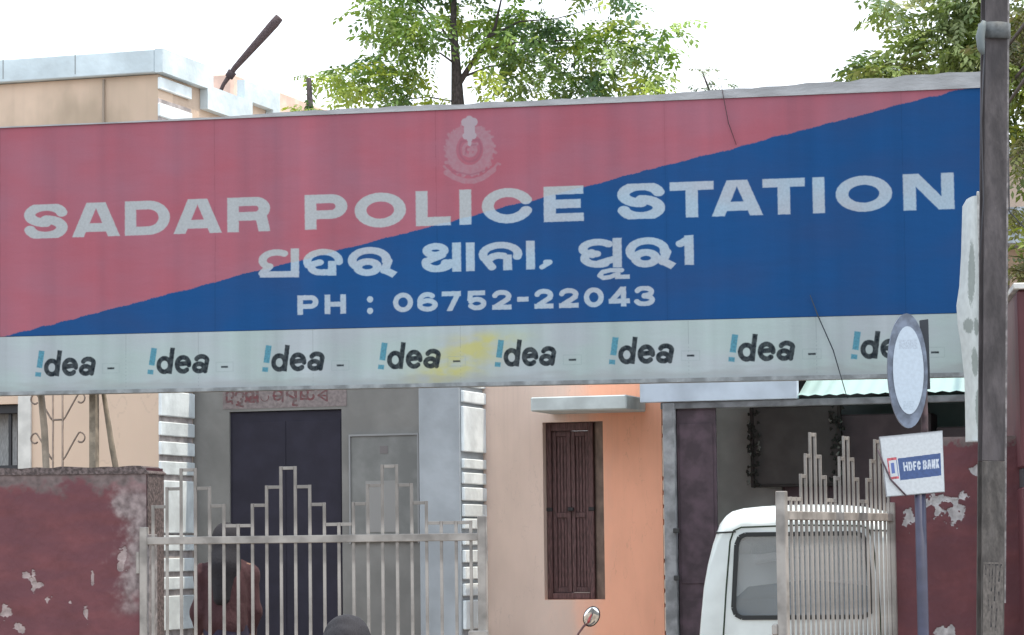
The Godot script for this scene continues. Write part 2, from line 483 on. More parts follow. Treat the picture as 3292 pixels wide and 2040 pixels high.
# old paint over plaster: patches where it has peeled, a mossy top, scuffs
func peeling(w: int, h: int, paint: Vector3, under: Vector3, patches: Array, moss: float, right_edge: float, seed_: int, relief: Image) -> Image:
	var n1 := noise(seed_, 0.012, 5)
	var n2 := noise(seed_ + 1, 0.05, 4)
	var out := PackedVector3Array()
	out.resize(w * h)
	for y in h:
		for x in w:
			var a := n1.get_noise_2d(x, y)
			var b := n2.get_noise_2d(x, y)
			var high := 0.6 + a * 0.18 + b * 0.12
			var c := paint * (1.0 + a * 0.30 + b * 0.10)
			c = c.lerp(paint * Vector3(0.8, 0.9, 1.0), clampf(0.4 + n1.get_noise_2d(x * 0.5, y * 2.0 + 80.0), 0.0, 0.7))
			if moss > 0.0:
				var t := 1.0 - sm(moss * 0.35, moss, y + a * moss * 0.9 + b * 14.0)
				c = c.lerp(Vector3(0.16, 0.125, 0.12) * (1.0 + b * 0.5), t * 0.92)
			if right_edge > 0.0:
				var t := sm(w - right_edge, w - right_edge * 0.35, x + a * 46.0 + b * 16.0) * sm(0.0, 60.0, y) * (1.0 - sm(h * 0.34, h * 0.46, y + a * 60.0))
				c = c.lerp(Vector3(0.24, 0.20, 0.195) * (1.0 + b * 0.8), t * 0.85)
			for p in patches:
				var e := Vector2((x - p[0]) / float(p[2]), (y - p[1]) / float(p[3]))
				var d := e.length() + b * 1.0 + a * 0.6
				var t := 1.0 - sm(0.72, 0.86, d)
				high -= t * (0.32 - b * 0.12)
				if t > 0.0:
					c = c.lerp(under * (1.0 + b * 0.55), t * 0.92)
				elif d < 1.1:
					c = c.lerp(Vector3(0.09, 0.05, 0.05), (1.1 - d) * 0.8)
			out[y * w + x] = c
			relief.set_pixel(x, y, Color(high, high, high))
	relief.bump_map_to_normal_map(4.0)
	return to_image(w, h, out)

func facade_paint(w: int, h: int, left: Vector3, right: Vector3, x0: float, x1: float, blots: Array, seed_: int) -> Image:
	var n1 := noise(seed_, 0.009, 5)
	var n2 := noise(seed_ + 1, 0.06, 4)
	var out := PackedVector3Array()
	out.resize(w * h)
	for y in h:
		for x in w:
			var a := n1.get_noise_2d(x, y)
			var b := n2.get_noise_2d(x, y * 0.4)
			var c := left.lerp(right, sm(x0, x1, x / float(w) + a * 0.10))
			c *= 1.0 + a * 0.08 + b * 0.012
			var crack := absf(n1.get_noise_2d(x * 0.8 + 300.0, y * 0.35))
			if crack < 0.004:
				c *= 0.90
			var drip := n2.get_noise_2d(x * 1.3, y * 0.03 + 50.0)
			c *= 1.0 - 0.035 * sm(0.12, 0.4, drip) * (1.0 - sm(0.1, 0.6, y / float(h)))
			for p in blots:
				var e := Vector2((x - p[0]) / float(p[2]), (y - p[1]) / float(p[3]))
				var t := (1.0 - sm(0.3, 1.0, e.length() + a * 0.7 + b * 0.2)) * float(p[4])
				c = c.lerp(c * Vector3(0.52, 0.54, 0.50), t)
			out[y * w + x] = c
	return to_image(w, h, out)

# ---------------------------------------------------------------- bodies
# Tapered capsules joined with a smooth minimum and meshed as surface nets. bones: [a, b, ra, rb]
func body(bones: Array, cell: float, blend: float, material: Material, wrinkle := 0.0) -> ArrayMesh:
	var lo := Vector3(1e9, 1e9, 1e9)
	var hi := -lo
	for b in bones:
		var r := maxf(b[2], b[3])
		for p in [b[0], b[1]]:
			lo = lo.min(p - Vector3.ONE * r)
			hi = hi.max(p + Vector3.ONE * r)
	lo -= Vector3.ONE * (cell * 3 + blend)
	hi += Vector3.ONE * (cell * 3 + blend)
	var n := Vector3i((hi - lo) / cell) + Vector3i.ONE * 2
	var g := PackedFloat32Array()
	g.resize(n.x * n.y * n.z)
	g.fill(1.0)
	var wn := noise(5, 9.0, 3)
	for b in bones:
		var a: Vector3 = b[0]
		var d: Vector3 = b[1] - a
		var dd := maxf(d.length_squared(), 1e-8)
		var pad := maxf(b[2], b[3]) + blend * 1.5 + cell * 2
		var i0 := Vector3i(((a.min(b[1]) - Vector3.ONE * pad - lo) / cell).floor()).clamp(Vector3i.ZERO, n - Vector3i.ONE)
		var i1 := Vector3i(((a.max(b[1]) + Vector3.ONE * pad - lo) / cell).ceil()).clamp(Vector3i.ZERO, n - Vector3i.ONE)
		for z in range(i0.z, i1.z + 1):
			for y in range(i0.y, i1.y + 1):
				for x in range(i0.x, i1.x + 1):
					var p := lo + Vector3(x, y, z) * cell
					var t := clampf((p - a).dot(d) / dd, 0.0, 1.0)
					var v := (p - a - d * t).length() - lerpf(b[2], b[3], t)
					var i := (z * n.y + y) * n.x + x
					var h := maxf(blend - absf(g[i] - v), 0.0) / blend
					g[i] = minf(g[i], v) - h * h * blend * 0.25
	if wrinkle > 0.0:
		for z in n.z:
			for y in n.y:
				for x in n.x:
					var p := lo + Vector3(x, y * 0.35, z) * cell
					g[(z * n.y + y) * n.x + x] += wn.get_noise_3dv(p) * wrinkle
	var vid := {}
	var verts := PackedVector3Array()
	var ind := PackedInt32Array()
	var strd := [1, n.x, n.x * n.y]
	for z in n.z - 1:
		for y in n.y - 1:
			for x in n.x - 1:
				var base := (z * n.y + y) * n.x + x
				var neg := 0
				for k in 8:
					if g[base + (k & 1) + (n.x if k & 2 else 0) + (n.x * n.y if k & 4 else 0)] < 0.0:
						neg += 1
				if neg == 0 or neg == 8:
					continue
				var sum := Vector3.ZERO
				var cnt := 0
				for ax in 3:
					for k in 4:
						var o := Vector3i.ZERO
						o[(ax + 1) % 3] = k & 1
						o[(ax + 2) % 3] = k >> 1
						var ia: int = base + o.x + o.y * n.x + o.z * n.x * n.y
						var ga := g[ia]
						var gb := g[ia + strd[ax]]
						if (ga < 0.0) != (gb < 0.0):
							var q := Vector3(o)
							q[ax] += ga / (ga - gb)
							sum += q
							cnt += 1
				vid[base] = verts.size()
				verts.append(lo + (Vector3(x, y, z) + sum / cnt) * cell)
	for base: int in vid:
		for ax in 3:
			var u: int = strd[(ax + 1) % 3]
			var w: int = strd[(ax + 2) % 3]
			if (g[base] < 0.0) == (g[base + strd[ax]] < 0.0):
				continue
			if not (vid.has(base - u) and vid.has(base - w) and vid.has(base - u - w)):
				continue
			var q := [vid[base], vid[base - u], vid[base - u - w], vid[base - w]]
			if g[base] < 0.0:
				q.reverse()
			for k in [0, 1, 2, 0, 2, 3]:
				ind.append(q[k])
	var st := SurfaceTool.new()
	st.begin(Mesh.PRIMITIVE_TRIANGLES)
	st.set_smooth_group(0)
	for v in verts:
		st.add_vertex(v)
	for i in ind:
		st.add_index(i)
	st.generate_normals()
	var am := st.commit()
	am.surface_set_material(0, material)
	return am

func hand_bones(wrist: Vector3, down: Vector3, side: Vector3) -> Array:
	# palm, four unequal fingers with a bend, a thumb that leaves the side of the palm
	var f := down.cross(side).normalized()
	var out := [[wrist, wrist + down * 0.075, 0.022, 0.03]]
	for k in 4:
		var root := wrist + down * 0.075 + side * (0.027 - 0.018 * k)
		var l: float = [0.07, 0.08, 0.075, 0.058][k]
		var mid := root + down * l * 0.5 + f * 0.004
		out.append([root, mid, 0.009, 0.0085])
		out.append([mid, mid + (down * 0.8 + f * 0.5).normalized() * l * 0.5, 0.0085, 0.007])
	var th := wrist + down * 0.03 + side * 0.025
	out.append([th, th + (down * 0.7 + side * 0.7) * 0.045, 0.011, 0.009])
	out.append([th + (down * 0.7 + side * 0.7) * 0.045, th + (down * 1.3 + side * 0.75) * 0.05, 0.009, 0.008])
	return out

# ---------------------------------------------------------------- builders
# a wall panel whose painted front carries one picture, with an opening or none
func wall_mesh(r: Rect2, hole: Rect2, z: float, depth: float, m: Material) -> ArrayMesh:
	var s := Shape.new()
	var top := r.end.y
	var cells := [r]
	if hole.size.x > 0.0:
		cells = [Rect2(r.position.x, r.position.y, hole.position.x - r.position.x, r.size.y), Rect2(hole.end.x, r.position.y, r.end.x - hole.end.x, r.size.y), Rect2(hole.position.x, hole.end.y, hole.size.x, top - hole.end.y), Rect2(hole.position.x, r.position.y, hole.size.x, hole.position.y - r.position.y)]
	for c: Rect2 in cells:
		if c.size.x < 0.001 or c.size.y < 0.001:
			continue
		var uv := Rect2((c.position.x - r.position.x) / r.size.x, (top - c.end.y) / r.size.y, c.size.x / r.size.x, c.size.y / r.size.y)
		s.sheet(Vector3(c.position.x, c.end.y, z), Vector3(c.end.x, c.end.y, z), Vector3(c.end.x, c.position.y, z), Vector3(c.position.x, c.position.y, z), uv)
		s.sheet(Vector3(c.end.x, c.end.y, z - depth), Vector3(c.position.x, c.end.y, z - depth), Vector3(c.position.x, c.position.y, z - depth), Vector3(c.end.x, c.position.y, z - depth), uv)
	var edge := func(p: Vector2, q: Vector2) -> void:
		s.sheet(Vector3(p.x, p.y, z), Vector3(q.x, q.y, z), Vector3(q.x, q.y, z - depth), Vector3(p.x, p.y, z - depth), Rect2((p.x - r.position.x) / r.size.x, (top - p.y) / r.size.y, 0.01, 0.01))
	var a := r.position
	var b := r.end
	edge.call(Vector2(a.x, b.y), a)
	edge.call(Vector2(b.x, b.y), Vector2(a.x, b.y))
	edge.call(Vector2(b.x, a.y), b)
	edge.call(a, Vector2(b.x, a.y))
	if hole.size.x > 0.0:
		a = hole.position
		b = hole.end
		edge.call(a, Vector2(a.x, b.y))
		edge.call(Vector2(a.x, b.y), b)
		edge.call(b, Vector2(b.x, a.y))
		edge.call(Vector2(b.x, a.y), a)
	return s.done(m)

func bx(lo: Vector3, hi: Vector3, m: Material, bevel := 0.0) -> ArrayMesh:
	return Shape.new().box(lo, hi, bevel).done(m)

# stepped iron gate leaf, hinged at x = 0; flip lays it the other way round
func gate_leaf(root: Node3D, iron: Material) -> void:
	var pitch := 0.0836
	var tops := []
	for n in 3:
		tops.append_array([1.762, 1.862, 1.967, 1.862, 1.762, 1.65, 1.65])
	tops.append(1.65)
	part(root, "rail", Shape.new().box(Vector3(-0.02, 1.54, -0.016), Vector3(1.93, 1.582, 0.016), 0.003).done(iron))
	part(root, "rail", bx(Vector3(0.02, 0.84, -0.014), Vector3(1.93, 0.875, 0.014), iron, 0.003))
	part(root, "rail", bx(Vector3(0.02, 0.12, -0.016), Vector3(1.93, 0.16, 0.016), iron, 0.003))
	part(root, "stile", bx(Vector3(-0.024, 0.08, -0.022), Vector3(0.02, 1.64, 0.022), iron, 0.004))
	part(root, "stile", bx(Vector3(1.93, 0.08, -0.024), Vector3(1.977, 1.675, 0.024), iron, 0.004))
	var bars := {}
	var prev := 1.56
	for i in tops.size() + 1:
		var x := 0.05 + pitch * i
		var hgt: float = maxf(prev, tops[i] if i < tops.size() else 1.56)
		if hgt < 1.57:
			hgt = 1.64
		var key := "%.3f" % hgt
		if not bars.has(key):
			bars[key] = Shape.new().box(Vector3(-0.008, 0.14, -0.006), Vector3(0.008, hgt, 0.006), 0.001).done(iron)
		part(root, "bar", bars[key], Vector3(x, 0, 0))
		if i < tops.size():
			part(root, "step", Shape.new().box(Vector3(0.0095, tops[i] - 0.019, -0.0038), Vector3(pitch - 0.0095, tops[i] - 0.001, 0.0038), 0.001).done(iron), Vector3(x, 0, 0))
			prev = tops[i]
	part(root, "hinge", Shape.new().tube([Vector3(-0.035, 1.38, 0), Vector3(-0.035, 1.5, 0)], [0.016, 0.016]).done(iron))
	part(root, "latch", bx(Vector3(1.88, 1.0, 0.024), Vector3(1.99, 1.05, 0.05), iron, 0.006))

func leaf_mesh(seed_: int, m: Material) -> ArrayMesh:
	# a short twig with paired, slightly folded leaflets
	var rng := RandomNumberGenerator.new()
	rng.seed = seed_
	var st := SurfaceTool.new()
	st.begin(Mesh.PRIMITIVE_TRIANGLES)
	st.set_smooth_group(-1)
	for k in 10:
		var t := 0.02 + 0.021 * k
		var s := 1.0 if k % 2 else -1.0
		var root := Vector3(t, -t * t * 1.4, 0)
		var dir := Vector3(0.55 + rng.randf() * 0.3, -0.25 - rng.randf() * 0.4, s * (0.7 + rng.randf() * 0.3)).normalized()
		var l := 0.052 + rng.randf() * 0.034
		var wd := dir.cross(Vector3(rng.randf() - 0.5, 1, rng.randf() - 0.5)).normalized() * l * 0.24
		var mid := root + dir * l * 0.5 + Vector3(0, 0.006, 0)
		for q in [[root, mid + wd, root + dir * l], [root, root + dir * l, mid - wd]]:
			for p in q:
				st.add_vertex(p)
	st.generate_normals()
	var am := st.commit()
	am.surface_set_material(0, m)
	return am

# clumps: centimetres x, y, radius; each gets its own tone, every twig its own tint
func crown(parent: Node3D, clumps: Array, mesh: Mesh, density: float, deep: float, tones: Array, seed_: int, size := 1.0) -> void:
	var rng := RandomNumberGenerator.new()
	rng.seed = seed_
	var xf := []
	var cols := []
	for i in range(0, clumps.size(), 3):
		var r: float = clumps[i + 2] * 0.01
		var c := Vector3(clumps[i] * 0.01, clumps[i + 1] * 0.01, 0) - parent.position
		c.z = rng.randf_range(-deep, deep)
		var tone: Color = tones[rng.randi() % tones.size()]
		var n := int(density * pow(r / 0.2, 2.2)) + 5
		for k in n:
			var d := Vector3(rng.randfn(), rng.randfn(), rng.randfn()).normalized() * pow(rng.randf(), 0.5) * r * 0.97
			d.z *= 1.5
			var b := Basis.from_euler(Vector3(rng.randf_range(-0.7, 0.7), rng.randf() * TAU, rng.randf_range(-0.9, 0.5))).scaled(Vector3.ONE * rng.randf_range(0.8, 1.55) * size)
			xf.append(Transform3D(b, c + d))
			var t2: Color = tones[rng.randi() % tones.size()]
			cols.append(tone.lerp(t2, rng.randf() * 0.7) * rng.randf_range(0.75, 1.25))
	var mm := MultiMesh.new()
	mm.transform_format = MultiMesh.TRANSFORM_3D
	mm.use_colors = true
	mm.mesh = mesh
	mm.instance_count = xf.size()
	for i in xf.size():
		mm.set_instance_transform(i, xf[i])
		var q: Color = cols[i]
		q.a = 1.0
		mm.set_instance_color(i, q)
	var o := MultiMeshInstance3D.new()
	o.name = numbered(parent, "crown")
	o.multimesh = mm
	parent.add_child(o, true)
	o.set_meta("kind", "stuff")

func limbs(parent: Node3D, from: Vector3, clumps: Array, every: int, bark: Material, seed_: int) -> void:
	var rng := RandomNumberGenerator.new()
	rng.seed = seed_
	for i in range(0, clumps.size(), 3 * every):
		var c := Vector3(clumps[i] * 0.01, clumps[i + 1] * 0.01, 0) - parent.position + Vector3(0, 0, rng.randf_range(-0.3, 0.3))
		var s := from + Vector3(0, rng.randf_range(0.0, 0.9), 0)
		if c.y < s.y:
			s.y = maxf(from.y - 0.2, c.y - 0.25)
		var a := s.lerp(c, 0.4) + Vector3(rng.randf_range(-0.05, 0.05), 0.06, rng.randf_range(-0.1, 0.1))
		var b := s.lerp(c, 0.75) + Vector3(rng.randf_range(-0.05, 0.05), 0.05, rng.randf_range(-0.1, 0.1))
		part(parent, "limb", Shape.new(true).tube([s, a, b, c], [0.017, 0.012, 0.008, 0.004], 6).done(bark))

# ---------------------------------------------------------------- the scene
func _ready() -> void:
	var cam := Camera3D.new()
	cam.name = "camera"
	cam.fov = 12.40
	cam.near = 0.1
	cam.far = 3000.0
	cam.position = Vector3(0, 1.5, 0)
	cam.basis = Basis(Vector3.RIGHT, deg_to_rad(4.5)) * Basis(Vector3.BACK, -0.012)
	add_child(cam)
	cam.current = true

	var sky_mat := ProceduralSkyMaterial.new()
	sky_mat.sky_top_color = Color(0.90, 0.95, 1.0)
	sky_mat.sky_horizon_color = Color(1.0, 1.0, 1.0)
	sky_mat.sky_curve = 0.12
	sky_mat.ground_bottom_color = Color(0.45, 0.42, 0.40)
	sky_mat.ground_horizon_color = Color(0.85, 0.86, 0.88)
	sky_mat.sky_energy_multiplier = 1.25
	sky_mat.sun_angle_max = 4.0
	var env := Environment.new()
	env.background_mode = Environment.BG_SKY
	env.sky = Sky.new()
	env.sky.sky_material = sky_mat
	env.tonemap_mode = Environment.TONE_MAPPER_LINEAR
	env.tonemap_exposure = 1.25
	env.sdfgi_enabled = true
	env.ssao_enabled = true
	env.ssil_enabled = true
	var we := WorldEnvironment.new()
	we.name = "environment"
	we.environment = env
	add_child(we)

	var sun := DirectionalLight3D.new()
	sun.name = "sun"
	sun.light_color = Color(1.0, 0.95, 0.87)
	sun.light_energy = 0.9
	sun.light_angular_distance = 0.5
	sun.shadow_enabled = true
	sun.basis = Basis.looking_at(-Vector3(0.355, 0.93, 0.04), Vector3.UP)
	add_child(sun)

	setting()
	var yard := Vector3(-2.486, 0, -20.5)
	police_station(yard)
	car_shed(yard)
	board()
	compound_walls()
	gates()
	van()
	poles_and_signs()
	trees()
	people()
	motorcycle()
	details(yard)

func setting() -> void:
	var earth := mat(0.30, 0.25, 0.20, 0.95, "worn", Vector3.ONE * 0.13, 0.3)
	var tar := mat(0.09, 0.088, 0.085, 0.92, "worn", Vector3.ONE * 0.5, 0.5)
	var slab := mat(0.34, 0.31, 0.28, 0.9, "worn", Vector3.ONE * 0.6, 0.5)
	var s := Shape.new()
	s.sheet(Vector3(-1500, -0.01, -1500), Vector3(1500, -0.01, -1500), Vector3(1500, -0.01, 1500), Vector3(-1500, -0.01, 1500))
	tag(part(self, "ground", s.done(earth)), "bare sandy earth of the yard and beyond", "", "", "structure")
	s = Shape.new()
	s.sheet(Vector3(-80, -0.004, -12.2), Vector3(80, -0.004, -12.2), Vector3(80, -0.004, 6), Vector3(-80, -0.004, 6))
	tag(part(self, "road", s.done(tar)), "grey asphalt street in front of the gate", "", "", "structure")
	tag(part(self, "pavement", Shape.new().box(Vector3(-60, -0.02, -14.4), Vector3(-2.6, 0.12, -12.4), 0.01).done(slab)), "raised pavement strip beside the street", "", "", "structure")

func police_station(o: Vector3) -> void:
	var st := thing("police_station", "single storey beige police station with white block corners and stepped roof parapet", "building", o, -17.5)
	var beige := Vector3(0.66, 0.50, 0.385)
	var wallp := mat(0.66, 0.50, 0.385, 0.9, "soft", Vector3.ONE * 0.5, 0.25)
	var band := mat(0.66, 0.75, 0.79, 0.85, "soft", Vector3(0.35, 0.35, 0.35), 0.15)
	var white := mat(0.84, 0.90, 0.92, 0.8, "soft", Vector3.ONE * 0.8, 0.12)
	var grey := mat(0.27, 0.26, 0.245, 0.9, "soft", Vector3.ONE * 0.4, 0.08)
	var pier_m := mat(0.42, 0.45, 0.48, 0.9, "soft", Vector3.ONE * 0.4, 0.08)
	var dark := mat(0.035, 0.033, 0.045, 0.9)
	var roofm := mat(0.30, 0.29, 0.28, 0.95, "worn")
	# left wing
	var left_paint := picture(facade_paint(640, 512, beige, beige, 0, 1, [[560, 50, 60, 60, 0.45], [610, 30, 70, 90, 0.3], [520, 70, 50, 40, 0.35]], 21), 0.9)
	part(st, "wall", wall_mesh(Rect2(-6, 0, 6, 4.872), Rect2(-2.3, 1.2, 1.21, 1.365), 0.0, 0.25, left_paint))
	part(st, "side_wall", Shape.new().prism(PackedVector2Array([Vector2(0.25, 0), Vector2(2.1, 0), Vector2(2.1, 4.9), Vector2(1.5, 4.9), Vector2(1.5, 4.74), Vector2(0.78, 4.74), Vector2(0.78, 4.9), Vector2(0.25, 4.9)]), -0.25, -0.002, Transform3D(Basis(Vector3(0, 0, -1), Vector3(0, 1, 0), Vector3(1, 0, 0)), Vector3.ZERO)).done(wallp))
	part(st, "rear_wall", Shape.new().box(Vector3(-6, 0, -8.2), Vector3(0, 4.2, -8.0)).box(Vector3(-6.2, 0, -8.2), Vector3(-6.002, 4.2, -0.02)).box(Vector3(-0.25, 0, -7.998), Vector3(-0.004, 4.2, -2.102)).done(wallp))
	var fascia := part(st, "parapet_band", Shape.new().box(Vector3(-6.1, 4.876, -0.24), Vector3(0.0, 5.045, 0.06), 0.008).done(band))
	fascia.set_meta("label", "pale blue white band along the front of the parapet")
	var prof := PackedVector2Array([Vector2(-0.06, 5.045), Vector2(0.84, 5.045), Vector2(0.84, 4.9), Vector2(1.43, 4.9), Vector2(1.43, 5.045), Vector2(2.14, 5.045), Vector2(2.14, 4.82), Vector2(2.0, 4.82), Vector2(2.0, 4.895), Vector2(1.585, 4.895), Vector2(1.585, 4.725), Vector2(0.735, 4.725), Vector2(0.735, 4.876), Vector2(-0.06, 4.876)])
	part(st, "parapet_band", Shape.new().prism(prof, 0.001, 0.062, Transform3D(Basis(Vector3(0, 0, -1), Vector3(0, 1, 0), Vector3(1, 0, 0)), Vector3.ZERO)).done(band)).set_meta("label", "white band that steps down into a notch along the parapet side")
	for x in [-2.4, -1.19, -0.62]:
		part(st, "band_joint", bx(Vector3(x, 4.90, 0.0605), Vector3(x + 0.006, 5.04, 0.0615), mat(0.22, 0.23, 0.23)))
	part(st, "roof_slab", bx(Vector3(-6, 4.0, -8), Vector3(-0.252, 4.12, -0.252), roofm))
	part(st, "sun_tinted_block", bx(Vector3(-3.2, 4.12, -5.2), Vector3(-0.70, 5.385, -3.0), mat(0.86, 0.62, 0.52, 0.9, "soft"), 0.02))  # block behind the notch, sunlight on the far parapet put into its peach colour
	part(st, "rain_pipe", Shape.new(true).tube([Vector3(-0.415, 4.86, 0.016), Vector3(-0.418, 4.5, 0.016), Vector3(-0.412, 4.1, 0.016), Vector3(-0.415, 2.7, 0.016)], [0.008, 0.01, 0.008, 0.008], 6).done(mat(0.30, 0.24, 0.19)))
	# white corner blocks, each a block of its own
	var q := [[0.95, 1.19], [1.233, 1.321], [1.359, 1.453], [1.505, 1.614], [1.629, 1.999], [2.04, 2.134], [2.178, 2.272], [2.314, 2.411], [2.452, 2.63]]
	for k in 15:
		q.append([2.66 + 0.1365 * k, 2.755 + 0.1365 * k])
	q.append([4.765, 4.852])
	var rng := RandomNumberGenerator.new()
	rng.seed = 31
	for b in q:
		var far: float = -0.57 if b[0] < 3.0 else -0.535 - rng.randf() * 0.02
		part(st, "corner_block", Shape.new().box(Vector3(0.0, b[0], far), Vector3(0.022 + rng.randf() * 0.005, b[1], 0.012), 0.006).done(white))
	part(st, "block_joint", bx(Vector3(0.0, 0.9, -0.565), Vector3(0.006, 4.70, 0.004), mat(0.50, 0.44, 0.43, 0.9, "worn")))
	# porch
	part(st, "porch_wall", wall_mesh(Rect2(-0.25, 0, 2.3, 3.2), Rect2(0.284, 0.15, 0.86, 2.345), -0.59, 0.2, grey))
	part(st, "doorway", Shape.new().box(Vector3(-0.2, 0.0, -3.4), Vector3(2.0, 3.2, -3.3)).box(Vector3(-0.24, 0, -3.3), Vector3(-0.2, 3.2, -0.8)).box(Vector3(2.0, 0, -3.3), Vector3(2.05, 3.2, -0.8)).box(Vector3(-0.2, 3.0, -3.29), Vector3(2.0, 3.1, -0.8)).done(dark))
	part(st, "door", Shape.new().box(Vector3(0.284, 0.15, -0.65), Vector3(1.144, 2.49, -0.61)).box(Vector3(0.30, 0.3, -0.61), Vector3(0.708, 2.42, -0.606), 0.002).box(Vector3(0.718, 0.3, -0.61), Vector3(1.13, 2.42, -0.606), 0.002).done(mat(0.030, 0.027, 0.043, 0.9, "soft")))
	part(st, "porch_floor", bx(Vector3(0.03, 0, -3.29), Vector3(1.92, 0.15, -0.1), mat(0.2, 0.17, 0.16)))
	part(st, "porch_roof", bx(Vector3(0.03, 3.205, -3.5), Vector3(3.6, 3.34, -0.52), mat(0.40, 0.38, 0.36)))
	part(st, "pier", bx(Vector3(1.93, 0, -0.8), Vector3(2.226, 3.198, 0.0), pier_m, 0.006))
	var qr := [[0.95, 1.147], [1.176, 1.26], [1.289, 1.373], [1.402, 1.487], [1.52, 1.60], [1.63, 1.70], [1.713, 1.798], [1.821, 1.912], [1.935, 2.012], [2.04, 2.106], [2.154, 2.463], [2.489, 2.569], [2.60, 2.69], [2.72, 2.81]]
	for b in qr:
		part(st, "corner_block", Shape.new().box(Vector3(2.227, b[0], -0.497), Vector3(2.250 + rng.randf() * 0.005, b[1], -0.012), 0.006).done(white))
	# right wing, warm bounce light painted in as beige fading to orange
	var right_bounce_paint := picture(facade_paint(512, 640, Vector3(0.76, 0.58, 0.49), Vector3(0.97, 0.47, 0.31), 0.36, 0.72, [], 25), 0.9)
	part(st, "wall", wall_mesh(Rect2(2.227, 0, 1.28, 3.198), Rect2(2.660, 1.139, 0.432, 1.219), -0.5, 0.2, right_bounce_paint)).set_meta("label", "beige wall with warm orange bounce light painted in right of the shuttered window")
	part(st, "side_wall", bx(Vector3(3.30, 0, -4), Vector3(3.506, 3.198, -0.702), wallp))
	var cream := mat(0.80, 0.62, 0.50, 0.85, "soft", Vector3.ONE * 2)
	for b in [[0.92, 1.084], [1.106, 1.184], [1.206, 1.274], [1.296, 1.386], [1.408, 1.644], [1.677, 1.756], [1.777, 1.845], [1.873, 1.946], [1.968, 2.237], [2.26, 2.32]]:
		part(st, "corner_block", Shape.new().box(Vector3(3.508, b[0], -0.69), Vector3(3.545 + rng.randf() * 0.008, b[1], -0.497), 0.006).done(cream))
	# shuttered window
	var wood := mat(0.165, 0.082, 0.080, 0.6, "rust", Vector3(6, 0.8, 6))
	var win := part(st, "window", Shape.new().box(Vector3(2.662, 1.141, -0.64), Vector3(2.697, 2.356, -0.57), 0.004).box(Vector3(2.965, 1.141, -0.64), Vector3(3.0, 2.356, -0.57), 0.004).box(Vector3(2.697, 2.30, -0.64), Vector3(2.965, 2.356, -0.57), 0.004).box(Vector3(2.697, 1.141, -0.64), Vector3(2.965, 1.185, -0.57), 0.004).done(wood))
	for k in 2:
		var x0: float = [2.699, 2.834][k]
		var sh := Shape.new().box(Vector3(x0, 1.187, -0.625), Vector3(x0 + 0.028, 2.298, -0.595), 0.003).box(Vector3(x0 + 0.102, 1.187, -0.625), Vector3(x0 + 0.13, 2.298, -0.595), 0.003)
		for y in [1.187, 1.70, 2.262]:
			sh.box(Vector3(x0 + 0.028, y, -0.624), Vector3(x0 + 0.102, y + 0.036, -0.597), 0.003)
		sh.box(Vector3(x0 + 0.028, 1.22, -0.622), Vector3(x0 + 0.102, 2.262, -0.612))
		for j in 3:
			sh.box(Vector3(x0 + 0.034 + j * 0.023, 1.225, -0.612), Vector3(x0 + 0.052 + j * 0.023, 1.698, -0.604), 0.003)
			sh.box(Vector3(x0 + 0.034 + j * 0.023, 1.738, -0.612), Vector3(x0 + 0.052 + j * 0.023, 2.26, -0.604), 0.003)
		part(win, "shutter", sh.done(wood))
	for x in [2.68, 2.832, 2.982]:
		part(win, "catch", bx(Vector3(x - 0.02, 1.745, -0.592), Vector3(x + 0.022, 1.772, -0.565), mat(0.02, 0.018, 0.02, 0.5), 0.004))
	part(st, "window_jamb", Shape.new().prism(PackedVector2Array([Vector2(3.002, -0.66), Vector2(3.09, -0.66), Vector2(3.09, -0.504), Vector2(3.002, -0.60)]), 1.141, 2.356, Transform3D(Basis(Vector3(1, 0, 0), Vector3(0, 0, 1), Vector3(0, -1, 0)), Vector3(0, 3.497, 0))).done(mat(0.26, 0.185, 0.15, 0.9, "worn")))
	part(st, "sunshade", Shape.new().box(Vector3(2.73, 2.412, -0.498), Vector3(3.40, 2.508, 0.0), 0.008).done(mat(0.60, 0.64, 0.63, 0.9, "soft", Vector3.ONE * 0.7)))
	# barred window of the left wing
	var bw := part(st, "window", Shape.new().box(Vector3(-2.3, 2.50, -0.16), Vector3(-1.09, 2.563, -0.06), 0.004).box(Vector3(-1.135, 1.2, -0.16), Vector3(-1.092, 2.498, -0.06), 0.004).box(Vector3(-2.3, 2.10, -0.14), Vector3(-1.137, 2.13, -0.08)).done(mat(0.02, 0.02, 0.025, 0.5)))
	for k in 11:
		part(bw, "window_bar", bx(Vector3(-2.26 + k * 0.104, 1.2, -0.115), Vector3(-2.238 + k * 0.104, 2.498, -0.095), mat(0.02, 0.02, 0.025, 0.5)))
	part(bw, "curtain", bx(Vector3(-2.3, 1.2, -0.24), Vector3(-1.094, 2.56, -0.22), mat(0.60, 0.60, 0.60, 0.9, "fine", Vector3(6, 0.5, 6))))
	part(st, "window_frame", Shape.new().box(Vector3(-1.088, 1.15, 0.0), Vector3(-0.985, 2.66, 0.02), 0.004).done(mat(0.70, 0.68, 0.64, 0.8, "soft")))
	# painted words over the door
	part(st, "door_lettering", Shape.new().box(Vector3(0.235, 2.515, -0.588), Vector3(1.185, 2.68, -0.5865)).sheet(Vector3(0.235, 2.68, -0.586), Vector3(1.185, 2.68, -0.586), Vector3(1.185, 2.515, -0.586), Vector3(0.235, 2.515, -0.586)).done(picture(door_words(), 0.9))).set_meta("label", "faded red painted lettering on a dull pink strip over the doorway")

